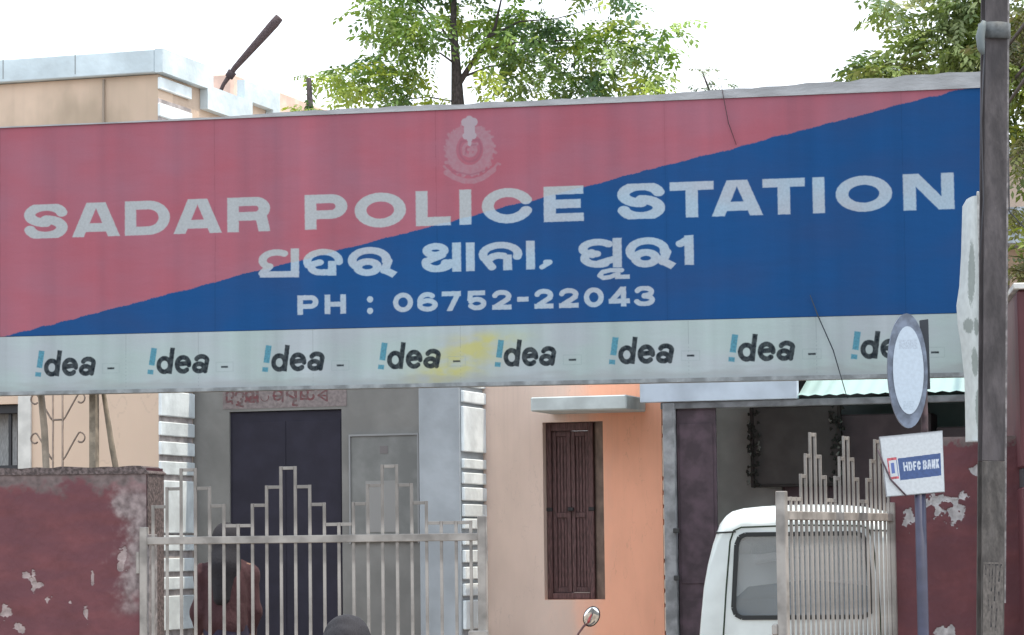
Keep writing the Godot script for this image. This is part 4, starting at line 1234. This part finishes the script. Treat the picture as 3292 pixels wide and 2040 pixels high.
	var oval := part(q, "oval_board", Shape.new().prism(rim, -0.035, 0.0).done(mat(0.21, 0.245, 0.32, 0.5, "worn", Vector3.ONE * 1.5)))
	var fs := Shape.new()
	var tri := Geometry2D.triangulate_polygon(face)
	for i in range(0, tri.size(), 3):
		for j in [0, 1, 2]:
			var v := face[tri[i + j]]
			fs.st.set_uv(Vector2((v.x + 0.109) / 0.142, (2.5 - v.y) / 0.408))
			fs.st.add_vertex(Vector3(v.x, v.y, 0.004))
	part(oval, "oval_print", fs.done(picture(oval_print(), 0.45)))
	part(q, "bracket", Shape.new().prism(PackedVector2Array([Vector2(0.028, 2.53), Vector2(0.066, 2.535), Vector2(0.068, 2.21), Vector2(0.045, 2.21)]), -0.07, -0.04).done(mat(0.03, 0.035, 0.045, 0.6)))
	part(q, "loose_cable", Shape.new(true).tube([Vector3(-0.19, 1.93, 0.02), Vector3(-0.165, 1.87, 0.012), Vector3(-0.13, 1.79, 0.01), Vector3(-0.06, 1.715, 0.008)], [0.004, 0.005, 0.005, 0.004], 6).done(mat(0.10, 0.07, 0.085)))

func bank_print() -> Image:
	var W := 256
	var H := 248
	var br := Brush.new(W, H)
	word(br, "HDFC", [88, 108, 111, 128, 131, 145, 148, 163], 112, 150, 0.75, 0.22)
	word(br, "BANK", [172, 188, 190, 206, 208, 223, 225, 240], 112, 150, 0.75, 0.22)
	var n := noise(81, 0.06)
	var out := PackedVector3Array()
	out.resize(W * H)
	for y in H:
		for x in W:
			var b := n.get_noise_2d(x, y)
			var c := Vector3(0.56, 0.58, 0.60) * (1.0 + b * 0.12)
			var yy := y - (x - 70) * -0.03
			if x > 66 and x < 246 and yy > 94 and yy < 186:
				c = Vector3(0.045, 0.085, 0.22) * (1.0 + b * 0.25)
			elif x > 18 and x < 62 and yy > 88 and yy < 178:
				# red outline square with a white field and a blue centre
				c = Vector3(0.56, 0.58, 0.60)
				if x < 25 or yy < 99 or yy > 168: c = Vector3(0.45, 0.08, 0.10) * (1.0 + b)
				elif x > 58: c = Vector3(0.07, 0.12, 0.3)
				elif absf(x - 40) < 8 and absf(yy - 132) < 22: c = Vector3(0.10, 0.15, 0.38)
			c = c.lerp(Vector3(0.60, 0.64, 0.70), br.a[y * W + x] * clampf(0.85 + b * 0.6, 0, 1))
			c = c.lerp(Vector3(0.30, 0.30, 0.32), (1.0 - sm(0, 8, y)) * 0.6)
			out[y * W + x] = c
	return to_image(W, H, out)

func oval_print() -> Image:
	var W := 128
	var H := 368
	var n := noise(83, 0.05)
	var n2 := noise(84, 0.12)
	var out := PackedVector3Array()
	out.resize(W * H)
	for y in H:
		for x in W:
			var b := n.get_noise_2d(x, y)
			var c := Vector3(0.50, 0.57, 0.65) * (1.0 + b * 0.10)
			if x > 26 and x < 104 and y > 56 and y < 96:
				c = c.lerp(Vector3(0.36, 0.40, 0.47), clampf(0.55 + n2.get_noise_2d(x * 1.4, y * 0.7) * 1.4, 0, 1) * 0.75)
			if x > 36 and x < 86 and y > 312 and y < 350:
				c = c.lerp(Vector3(0.34, 0.40, 0.47), clampf(0.5 + n2.get_noise_2d(x, y), 0, 1) * 0.6)
			out[y * W + x] = c
	return to_image(W, H, out)

func banner_print() -> Image:
	var W := 128
	var H := 640
	var n := noise(86, 0.03)
	var n2 := noise(87, 0.09)
	var out := PackedVector3Array()
	out.resize(W * H)
	for y in H:
		for x in W:
			var b := n.get_noise_2d(x, y)
			var c := Vector3(0.55, 0.58, 0.57) * (1.0 + b * 0.14)
			var dark := 0.0
			for p in [[78, 210, 26, 92], [60, 345, 34, 22], [104, 350, 16, 26], [84, 440, 26, 42], [96, 560, 22, 55]]:
				var e := Vector2((x - p[0]) / float(p[2]), (y - p[1]) / float(p[3]))
				dark = maxf(dark, 1.0 - sm(0.75, 1.0, e.length() + n2.get_noise_2d(x, y) * 0.25))
			c = c.lerp(Vector3(0.18, 0.21, 0.19), dark * 0.75)
			out[y * W + x] = c
	return to_image(W, H, out)

func stencil_print() -> Image:
	var W := 64
	var H := 300
	var br := Brush.new(W, H)
	br.glyph("l 4 8 60 8; l 8 8 8 40; l 20 10 20 62; l 30 12 26 90; l 40 10 36 120; l 54 10 50 60; l 16 100 18 150; l 28 130 26 200; l 44 140 40 210; r 26 268 32 240 40 268; r 30 262 30 295; l 50 90 52 118", Vector2.ZERO, 1, 1, 5)
	var n := noise(88, 0.08)
	var out := PackedVector3Array()
	out.resize(W * H)
	for y in H:
		for x in W:
			var b := n.get_noise_2d(x, y * 0.5)
			var c := Vector3(0.135, 0.118, 0.108) * (1.0 + b * 0.5)
			c = c.lerp(Vector3(0.03, 0.028, 0.03), br.a[y * W + x] * clampf(0.6 + b * 1.6, 0, 1))
			out[y * W + x] = c
	return to_image(W, H, out)

func trees() -> void:
	var bark := mat(0.105, 0.085, 0.085, 0.95, "rust", Vector3(3, 1, 3), 0.8)
	var leaf := mat(1, 1, 1, 0.6)
	leaf.uv1_triplanar = false
	leaf.vertex_color_use_as_albedo = true
	leaf.backlight_enabled = true
	leaf.backlight = Color(0.62, 0.70, 0.32)
	var lm := leaf_mesh(3, leaf)
	var greens := [Color(0.17, 0.27, 0.09), Color(0.24, 0.36, 0.08), Color(0.10, 0.19, 0.10), Color(0.42, 0.48, 0.07), Color(0.27, 0.36, 0.12)]
	var cl := [-131, 674, 23, -106, 686, 25, -85, 669, 21, -132, 640, 19, -106, 648, 21, -153, 627, 17, -119, 619, 20, -94, 625, 17, -75, 648, 12, -149, 604, 15, -107, 597, 17, -73, 595, 10, -26, 681, 23, 4, 685, 29, 33, 672, 29, -14, 649, 19, 16, 638, 27, 49, 642, 27, 79, 654, 25, 105, 667, 21, 83, 625, 25, 112, 633, 25, 138, 649, 21, 161, 660, 13, 146, 617, 18, 15, 608, 21, 53, 606, 23, 95, 601, 21, 131, 599, 16, -22, 611, 14]
	cl.append_array([-25, 592, 12, -176, 628, 9, -186, 632, 6, 168, 647, 8, -165, 615, 12, -89, 716, 29, -38, 724, 33, 17, 728, 33, 72, 714, 29, -131, 712, 21, -63, 771, 38, -4, 779, 38, 47, 761, 29, -55, 690, 21, 109, 701, 19])
	var t := thing("tree", "broad feathery green tree rising behind the middle of the sign board", "tree", Vector3(-0.515, 0, -29.0), 0.0, "trees behind the board")
	part(t, "trunk", Shape.new(true).tube([Vector3(0.02, 0, 0), Vector3(0.03, 3, 0), Vector3(0, 5.9, 0), Vector3(-0.015, 6.35, 0), Vector3(-0.04, 6.75, 0), Vector3(0.0, 7.5, 0)], [0.19, 0.13, 0.070, 0.048, 0.034, 0.014], 9).done(bark))
	for lb in [[[0.0, 6.12], [0.16, 6.36], [0.38, 6.72], [0.5, 7.2], 0.032], [[0.0, 6.32], [-0.17, 6.44], [-0.48, 6.52], [-0.85, 6.40], 0.013], [[0.04, 6.2], [0.32, 6.30], [0.75, 6.36], [1.2, 6.30], 0.014], [[-0.02, 6.5], [-0.2, 6.76], [-0.4, 7.0], [-0.5, 7.3], 0.014], [[0.22, 6.45], [0.6, 6.54], [1.2, 6.58], [1.9, 6.52], 0.013], [[0.0, 5.95], [-0.3, 6.0], [-0.7, 5.98], [-1.1, 6.1], 0.010], [[0.3, 6.6], [0.62, 6.75], [1.0, 6.8], [1.5, 6.9], 0.012]]:
		var pts := []
		for k in 4:
			pts.append(Vector3(lb[k][0], lb[k][1], [0.0, 0.05, -0.08, 0.1][k]))
		part(t, "limb", Shape.new(true).tube(pts, [lb[4], lb[4] * 0.75, lb[4] * 0.5, 0.003], 6).done(bark))
	crown(t, cl, lm, 23, 0.55, greens, 6)
	var r := [300, 566, 6, 319, 573, 12, 342, 584, 15, 334, 567, 12, 365, 601, 17, 369, 574, 19, 392, 617, 19, 399, 585, 21, 422, 621, 22, 422, 587, 22, 410, 566, 16, 445, 613, 22, 455, 575, 19, 464, 613, 22, 427, 651, 26, 389, 652, 19, 355, 633, 7, 344, 639, 8, 330, 635, 6, 358, 622, 8]
	var olive := [Color(0.22, 0.28, 0.12), Color(0.30, 0.35, 0.14), Color(0.15, 0.22, 0.12), Color(0.38, 0.38, 0.18), Color(0.30, 0.37, 0.10)]
	var t2 := thing("tree", "olive green tree behind the right end of the sign board and the pole", "tree", Vector3(4.30, 0, -26.0), 0.0, "trees behind the board")
	part(t2, "trunk", Shape.new(true).tube([Vector3(0, 0, 0), Vector3(0.05, 2.5, 0), Vector3(0.0, 5.2, 0), Vector3(-0.1, 6.6, 0)], [0.2, 0.15, 0.09, 0.03], 9).done(bark))
	limbs(t2, Vector3(0, 5.1, 0), r.slice(0, 36), 4, bark, 15)
	crown(t2, r, lm, 64, 0.5, olive, 16)
	var t3 := thing("tree", "dark leafy tree low at the right edge behind the kiosk, right of the pole", "tree", Vector3(4.62, 0, -25.0), 0.0, "trees behind the board")
	part(t3, "trunk", Shape.new(true).tube([Vector3(0, 0, 0), Vector3(-0.05, 2.5, 0), Vector3(0.06, 4.4, 0), Vector3(-0.02, 6.0, 0)], [0.12, 0.09, 0.05, 0.02], 8).done(bark))
	var c3 := [440, 545, 15, 458, 560, 16, 462, 530, 15, 436, 520, 11, 450, 505, 12, 466, 500, 12, 438, 485, 9, 455, 472, 9, 468, 455, 9, 440, 436, 8, 452, 415, 10, 466, 400, 12, 445, 385, 11, 432, 575, 14, 470, 580, 16, 448, 600, 15]
	crown(t3, c3, lm, 90, 0.35, [Color(0.10, 0.14, 0.06), Color(0.07, 0.11, 0.06), Color(0.20, 0.24, 0.06), Color(0.22, 0.19, 0.12), Color(0.30, 0.34, 0.05)], 19)
	var s := [-167, 516, 7, -151, 512, 8, -130, 512, 7, -182, 510, 4, -165, 542, 3, -172, 513, 6]
	var b := thing("shrub", "small leafy shrub top showing above the board between parapet and big tree", "shrub", Vector3(-1.6, 0, -24.0), 0.0, "shrub tops behind the board")
	part(b, "stem", Shape.new(true).tube([Vector3(0, 0, 0), Vector3(0.02, 3, 0), Vector3(-0.05, 5.1, 0), Vector3(-0.06, 5.40, 0)], [0.06, 0.05, 0.03, 0.02], 6).done(bark))
	crown(b, s, lm, 30, 0.1, greens, 26, 0.7)
	var s2 := [166, 532, 4, 182, 530, 5, 155, 528, 3, 160, 543, 2]
	var b2 := thing("shrub", "sparse twig tips just above the board right of the big tree", "shrub", Vector3(1.68, 0, -24.0), 0.0, "shrub tops behind the board")
	part(b2, "stem", Shape.new(true).tube([Vector3(0, 0, 0), Vector3(0.02, 3, 0), Vector3(-0.02, 5.25, 0), Vector3(-0.08, 5.42, 0)], [0.05, 0.04, 0.012, 0.006], 6).done(bark))
	crown(b2, s2, lm, 16, 0.05, [Color(0.14, 0.20, 0.10), Color(0.20, 0.22, 0.14)], 36, 0.45)
	# pale house glimpsed between the leaves at the right
	var h := thing("house", "pale tan house wall glimpsed behind leaves right of the pole", "house", Vector3(6.2, 0, -30.0), -17.5)
	part(h, "wall", bx(Vector3(-1.6, 0, -4), Vector3(4, 5.5, 0), mat(0.55, 0.42, 0.33, 0.9, "soft", Vector3.ONE * 0.4)))
	part(h, "roof_slab", bx(Vector3(-1.75, 5.5, -4.1), Vector3(4.1, 5.62, 0.15), mat(0.5, 0.5, 0.5, 0.9, "worn")))
	part(h, "canopy", bx(Vector3(-1.55, 4.55, 0), Vector3(2.0, 4.92, 0.5), mat(0.42, 0.47, 0.52, 0.9, "worn")))

func people() -> void:
	var skin := mat(0.22, 0.12, 0.08, 0.6)
	var hair := mat(0.022, 0.019, 0.025, 0.85, "fine", Vector3(8, 2, 8), 0.8)
	# one who stands behind the closed gate, back to the street
	var p := thing("person", "person with long dark hair and rust red shawl standing behind the closed gate", "person", Vector3(-1.930, 0.0, -19.6), 8.0)
	var bones := []
	bones.append([Vector3(0, 0.94, 0), Vector3(0, 1.22, 0.01), 0.125, 0.12])
	bones.append([Vector3(0, 1.22, 0.01), Vector3(0, 1.36, 0.0), 0.12, 0.085])
	bones.append([Vector3(0, 1.36, 0), Vector3(0, 1.47, -0.01), 0.05, 0.045])
	bones.append([Vector3(0, 1.53, -0.02), Vector3(0, 1.60, 0.0), 0.066, 0.082])
	for s in [-1.0, 1.0]:
		bones.append([Vector3(s * 0.06, 1.385, 0), Vector3(s * 0.145, 1.36, 0), 0.05, 0.052])
		bones.append([Vector3(s * 0.145, 1.36, 0), Vector3(s * 0.175, 1.10, 0.01), 0.05, 0.038])
		bones.append([Vector3(s * 0.175, 1.10, 0.01), Vector3(s * 0.155, 0.88, -0.08), 0.036, 0.024])
		bones.append([Vector3(s * 0.075, 0.92, 0), Vector3(s * 0.085, 0.48, 0), 0.09, 0.055])
		bones.append([Vector3(s * 0.085, 0.48, 0), Vector3(s * 0.085, 0.09, 0.02), 0.055, 0.034])
		bones.append([Vector3(s * 0.085, 0.045, 0.03), Vector3(s * 0.10, 0.035, -0.14), 0.038, 0.030])
		bones.append([Vector3(s * 0.082, 1.575, 0.0), Vector3(s * 0.086, 1.555, 0.005), 0.012, 0.010])
		bones.append([Vector3(s * 0.03, 1.59, -0.075), Vector3(s * 0.03, 1.592, -0.078), 0.012, 0.011])
		bones.append_array(hand_bones(Vector3(s * 0.155, 0.88, -0.08), Vector3(0, -0.97, -0.24), Vector3(0, 0.24, -0.97)))
	bones.append([Vector3(0, 1.585, -0.085), Vector3(0, 1.55, -0.102), 0.009, 0.013])
	bones.append([Vector3(-0.02, 1.522, -0.082), Vector3(0.02, 1.522, -0.082), 0.010, 0.010])
	part(p, "body", body(bones, 0.012, 0.03, skin))
	part(p, "hair", body([[Vector3(0, 1.60, 0.025), Vector3(0, 1.59, 0.03), 0.092, 0.092], [Vector3(0, 1.57, 0.04), Vector3(-0.01, 1.40, 0.080), 0.088, 0.100], [Vector3(-0.015, 1.40, 0.09), Vector3(-0.03, 1.19, 0.125), 0.100, 0.060], [Vector3(-0.03, 1.36, 0.10), Vector3(-0.045, 1.20, 0.125), 0.045, 0.03]], 0.012, 0.04, hair, 0.006))
	part(p, "shawl", body([[Vector3(0, 1.04, 0.0), Vector3(0, 1.30, 0.005), 0.165, 0.150], [Vector3(-0.06, 1.34, 0.0), Vector3(-0.145, 1.345, 0.0), 0.09, 0.066], [Vector3(0.06, 1.34, 0.0), Vector3(0.145, 1.345, 0.0), 0.09, 0.068], [Vector3(-0.145, 1.34, 0.0), Vector3(-0.18, 1.10, 0.01), 0.064, 0.052], [Vector3(0.145, 1.34, 0.0), Vector3(0.18, 1.10, 0.01), 0.066, 0.054], [Vector3(0.178, 1.10, 0.01), Vector3(0.158, 0.92, -0.065), 0.054, 0.04], [Vector3(-0.178, 1.10, 0.01), Vector3(-0.158, 0.92, -0.065), 0.054, 0.04]], 0.013, 0.05, mat(0.068, 0.028, 0.032, 0.95, "soft", Vector3(3, 1.2, 3), 0.5), 0.022))
	part(p, "skirt", body([[Vector3(0, 1.0, 0.0), Vector3(0, 0.6, 0.0), 0.155, 0.17], [Vector3(0, 0.6, 0), Vector3(0, 0.22, 0.0), 0.17, 0.19]], 0.02, 0.05, mat(0.035, 0.028, 0.055, 0.95, "worn", Vector3(3, 0.6, 3)), 0.02))
	# one who sits low in front of the gate, only the crown of the head in view
	var q := thing("person", "person seated low before the gate, only the top of dark hair visible", "person", Vector3(-0.632, 0.0, -11.0), -6.0)
	var sb := []
	sb.append([Vector3(0, 0.50, 0.05), Vector3(0, 0.78, 0.03), 0.15, 0.14])
	sb.append([Vector3(0, 0.78, 0.03), Vector3(0, 0.92, 0.0), 0.14, 0.09])
	sb.append([Vector3(0, 0.92, 0), Vector3(0, 1.03, -0.01), 0.055, 0.05])
	sb.append([Vector3(0, 1.085, -0.03), Vector3(0, 1.16, 0.0), 0.066, 0.078])
	for s in [-1.0, 1.0]:
		sb.append([Vector3(s * 0.06, 0.93, 0), Vector3(s * 0.18, 0.90, 0), 0.06, 0.058])
		sb.append([Vector3(s * 0.18, 0.90, 0), Vector3(s * 0.21, 0.64, -0.03), 0.056, 0.042])
		sb.append([Vector3(s * 0.21, 0.64, -0.03), Vector3(s * 0.13, 0.60, -0.24), 0.040, 0.026])
		sb.append([Vector3(s * 0.09, 0.50, 0), Vector3(s * 0.13, 0.50, -0.42), 0.095, 0.062])
		sb.append([Vector3(s * 0.13, 0.50, -0.42), Vector3(s * 0.13, 0.09, -0.40), 0.06, 0.038])
		sb.append([Vector3(s * 0.13, 0.045, -0.38), Vector3(s * 0.14, 0.035, -0.56), 0.04, 0.032])
		sb.append([Vector3(s * 0.080, 1.125, 0.0), Vector3(s * 0.084, 1.10, 0.005), 0.013, 0.011])
		sb.append([Vector3(s * 0.03, 1.14, -0.085), Vector3(s * 0.03, 1.142, -0.088), 0.012, 0.011])
		sb.append_array(hand_bones(Vector3(s * 0.13, 0.60, -0.24), Vector3(s * -0.2, -0.1, -0.97).normalized(), Vector3(s * -0.97, 0.0, 0.2)))
	sb.append([Vector3(0, 1.135, -0.095), Vector3(0, 1.10, -0.112), 0.009, 0.013])
	sb.append([Vector3(-0.02, 1.07, -0.09), Vector3(0.02, 1.07, -0.09), 0.010, 0.010])
	part(q, "body", body(sb, 0.012, 0.03, skin))
	part(q, "hair", body([[Vector3(0, 1.165, 0.01), Vector3(0, 1.150, 0.03), 0.090, 0.088], [Vector3(0, 1.14, 0.04), Vector3(0, 1.08, 0.045), 0.072, 0.055]], 0.006, 0.03, hair, 0.008))
	part(q, "shirt", body([[Vector3(0, 0.52, 0.05), Vector3(0, 0.86, 0.02), 0.17, 0.145], [Vector3(-0.06, 0.90, 0), Vector3(-0.185, 0.89, 0), 0.085, 0.07], [Vector3(0.06, 0.90, 0), Vector3(0.185, 0.89, 0), 0.085, 0.07], [Vector3(-0.185, 0.89, 0), Vector3(-0.205, 0.70, -0.02), 0.07, 0.058], [Vector3(0.185, 0.89, 0), Vector3(0.205, 0.70, -0.02), 0.07, 0.058]], 0.014, 0.05, mat(0.16, 0.17, 0.22, 0.95, "fine", Vector3.ONE * 3), 0.008))
	part(q, "trousers", body([[Vector3(-0.09, 0.50, 0.02), Vector3(-0.13, 0.50, -0.42), 0.112, 0.076], [Vector3(0.09, 0.50, 0.02), Vector3(0.13, 0.50, -0.42), 0.112, 0.076], [Vector3(-0.13, 0.50, -0.42), Vector3(-0.13, 0.12, -0.40), 0.076, 0.058], [Vector3(0.13, 0.50, -0.42), Vector3(0.13, 0.12, -0.40), 0.076, 0.058]], 0.014, 0.03, mat(0.05, 0.05, 0.06, 0.95), 0.006))
	var stl := thing("stool", "plain wooden stool under the seated person", "stool", Vector3(-0.632, 0, -10.98), -6.0)
	part(stl, "seat", bx(Vector3(-0.17, 0.35, -0.15), Vector3(0.17, 0.39, 0.17), mat(0.2, 0.12, 0.07, 0.8, "worn"), 0.006))
	for x in [-0.14, 0.14]:
		for z in [-0.12, 0.14]:
			part(stl, "leg", bx(Vector3(x - 0.02, 0, z - 0.02), Vector3(x + 0.02, 0.35, z + 0.02), mat(0.2, 0.12, 0.07, 0.8, "worn")))

func motorcycle() -> void:
	var m := thing("motorcycle", "parked motorcycle, only its oval rear view mirror in view before the orange wall", "motorcycle", Vector3(0.10, 0, -14.15), 0.0)
	var black := mat(0.03, 0.028, 0.03, 0.4)
	var chrome := mat(0.6, 0.6, 0.6, 0.2, "", Vector3.ONE, 0.0, 1.0)
	var mir := part(m, "mirror", Shape.new(true).tube([Vector3(0, 0, -0.022), Vector3(0, 0, -0.012), Vector3(0, 0, 0.0)], [0.022, 0.044, 0.048], 24).done(black), Vector3(0.262, 1.168, 0.15))
	mir.rotation_degrees = Vector3(8, -18, -32)
	mir.scale = Vector3(0.82, 1.12, 1.0)
	part(mir, "mirror_glass", Shape.new(true).tube([Vector3(0, 0, 0.0005), Vector3(0, 0, 0.003)], [0.043, 0.042], 24).done(mat(0.9, 0.9, 0.9, 0.03, "", Vector3.ONE, 0.0, 1.0)))
	part(m, "mirror_stem", Shape.new(true).tube([Vector3(0.255, 1.15, 0.135), Vector3(0.225, 1.122, 0.13), Vector3(0.198, 1.085, 0.12), Vector3(0.19, 0.98, 0.1)], [0.006, 0.0055, 0.0055, 0.006], 7).done(mat(0.12, 0.05, 0.05, 0.4)))
	part(m, "handlebar", Shape.new(true).tube([Vector3(-0.34, 0.98, 0.2), Vector3(-0.2, 0.99, 0.1), Vector3(-0.05, 0.93, 0.0), Vector3(0.05, 0.93, 0.0), Vector3(0.2, 0.99, 0.1), Vector3(0.34, 0.98, 0.2)], [0.014, 0.012, 0.011, 0.011, 0.012, 0.014], 8).done(black))
	part(m, "fork", Shape.new(true).tube([Vector3(-0.07, 0.93, 0), Vector3(-0.07, 0.3, -0.32)], [0.022, 0.02], 8).tube([Vector3(0.07, 0.93, 0), Vector3(0.07, 0.3, -0.32)], [0.022, 0.02], 8).done(chrome))
	part(m, "headlamp", Shape.new(true).tube([Vector3(0, 0.86, -0.05), Vector3(0, 0.86, -0.16), Vector3(0, 0.86, -0.2)], [0.05, 0.085, 0.08], 16).done(black))
	part(m, "fuel_tank", body([[Vector3(0, 0.80, 0.18), Vector3(0, 0.78, 0.5), 0.12, 0.09]], 0.02, 0.03, mat(0.18, 0.02, 0.02, 0.3)))
	part(m, "saddle", body([[Vector3(0, 0.76, 0.55), Vector3(0, 0.78, 1.05), 0.085, 0.09]], 0.02, 0.03, black))
	part(m, "engine", bx(Vector3(-0.12, 0.28, 0.2), Vector3(0.12, 0.6, 0.6), mat(0.25, 0.25, 0.26, 0.5, "worn", Vector3.ONE, 0.0, 0.5), 0.04))
	part(m, "frame", Shape.new(true).tube([Vector3(0, 0.85, 0.05), Vector3(0, 0.4, 0.2), Vector3(0, 0.3, 0.7), Vector3(0, 0.7, 0.9), Vector3(0, 0.72, 0.3)], [0.025, 0.025, 0.025, 0.02, 0.02], 8).done(black))
	for z in [-0.32, 0.95]:
		var w := part(m, "wheel", wheel_ring(Vector3(0, 0.3, z), 0.26, 0.045, mat(0.02, 0.02, 0.02, 0.9)))
		part(w, "rim", wheel_ring(Vector3(0, 0.3, z), 0.21, 0.016, chrome))
		var sp := Shape.new()
		for k in 8:
			var t := TAU * k / 8
			sp.bar(Vector3(0, 0.3, z), Vector3(0, 0.3 + 0.2 * sin(t), z + 0.2 * cos(t)), 0.008)
		part(w, "spokes", sp.done(chrome))

func wheel_ring(c: Vector3, r: float, w: float, m: Material) -> ArrayMesh:
	var pts := []
	var rad := []
	for k in 25:
		var t := TAU * k / 24
		pts.append(c + Vector3(0, r * sin(t), r * cos(t)))
		rad.append(w)
	return Shape.new(true).tube(pts, rad, 8, false).done(m)

func details(o: Vector3) -> void:
	# scrolled grille standing before the left wing
	var g := thing("scroll_grille", "thin iron grille with curled scrolls standing before the beige left wing", "grille", o + Vector3(-0.6, 0, 0.35).rotated(Vector3.UP, deg_to_rad(-17.5)), -17.5)
	var iron := mat(0.26, 0.20, 0.165, 0.7, "worn", Vector3.ONE * 2)
	for x in [-0.046, 0.028]:
		part(g, "upright", Shape.new(true).tube([Vector3(x, 0, 0), Vector3(x, 2.72, 0)], [0.0075, 0.0075], 6).done(iron))
	part(g, "tie", Shape.new(true).tube([Vector3(-0.046, 2.425, 0), Vector3(0.028, 2.425, 0)], [0.007, 0.007], 6).done(iron))
	part(g, "tie", Shape.new(true).tube([Vector3(-0.4, 0.5, 0), Vector3(0.35, 0.5, 0)], [0.009, 0.009], 6).done(iron))
	for y in [2.44, 2.165, 1.85, 1.55]:
		for s in [-1.0, 1.0]:
			var px: float = -0.009 + s * 0.037
			var pts := [Vector3(px, y - 0.02, 0)]
			for k in 12:
				var t := k / 11.0
				pts.append(Vector3(px + s * (0.02 + 0.11 * sin(t * 1.5)), y + 0.17 * sin(t * 1.62) * (1.0 if t < 0.97 else 0.98), 0))
			for k in 9:
				var a := PI * 0.5 - k * 0.48
				pts.append(Vector3(px + s * (0.135 + (0.042 - k * 0.002) * cos(a)), y + 0.128 + (0.042 - k * 0.002) * sin(a), 0))
			var rad := []
			for k in pts.size():
				rad.append(0.0065)
			part(g, "scroll", Shape.new(true).tube(pts, rad, 6).done(iron))
	# notice board on the porch wall
	var n := thing("notice_board", "dull grey notice board on the porch wall right of the dark doorway", "notice board", o + Vector3(1.47, 0, -0.588).rotated(Vector3.UP, deg_to_rad(-17.5)), -17.5)
	part(n, "panel", bx(Vector3(-0.25, 1.55, 0), Vector3(0.25, 2.297, 0.02), mat(0.25, 0.25, 0.24, 0.8, "soft", Vector3.ONE * 0.9)))
	part(n, "frame", Shape.new().box(Vector3(-0.262, 2.297, 0), Vector3(0.262, 2.31, 0.03)).box(Vector3(0.25, 1.54, 0), Vector3(0.262, 2.297, 0.03)).box(Vector3(-0.262, 1.54, 0), Vector3(-0.25, 2.297, 0.03)).done(mat(0.30, 0.30, 0.30, 0.7)))
	part(n, "paper", Shape.new().box(Vector3(-0.03, 2.17, 0.02), Vector3(0.03, 2.225, 0.0225)).done(mat(0.20, 0.18, 0.18)))
	part(n, "paper", Shape.new().box(Vector3(-0.14, 1.62, 0.02), Vector3(0.10, 1.98, 0.0225)).done(mat(0.31, 0.30, 0.29)))
	# log leaning against the parapet
	var l := thing("wooden_pole", "rough dark wooden pole slanting up from the roof notch into the sky", "pole", o + Vector3(-0.53, 4.12, -2.6).rotated(Vector3.UP, deg_to_rad(-17.5)), -17.5)
	part(l, "shaft", Shape.new(true).tube([Vector3(-0.72, 0.0, -0.2), Vector3(-0.08, 1.10, 0), Vector3(0.02, 1.23, 0.0), Vector3(0.22, 1.42, 0.01), Vector3(0.36, 1.565, 0.0), Vector3(0.405, 1.612, 0)], [0.012, 0.016, 0.024, 0.034, 0.040, 0.036], 9).done(mat(0.13, 0.095, 0.10, 0.95, "rust", Vector3(4, 4, 4), 0.9)))
	part(l, "binding", Shape.new(true).tube([Vector3(-0.035, 1.155, 0), Vector3(0.0, 1.20, 0.0)], [0.034, 0.038], 9).done(mat(0.06, 0.045, 0.05, 0.95)))
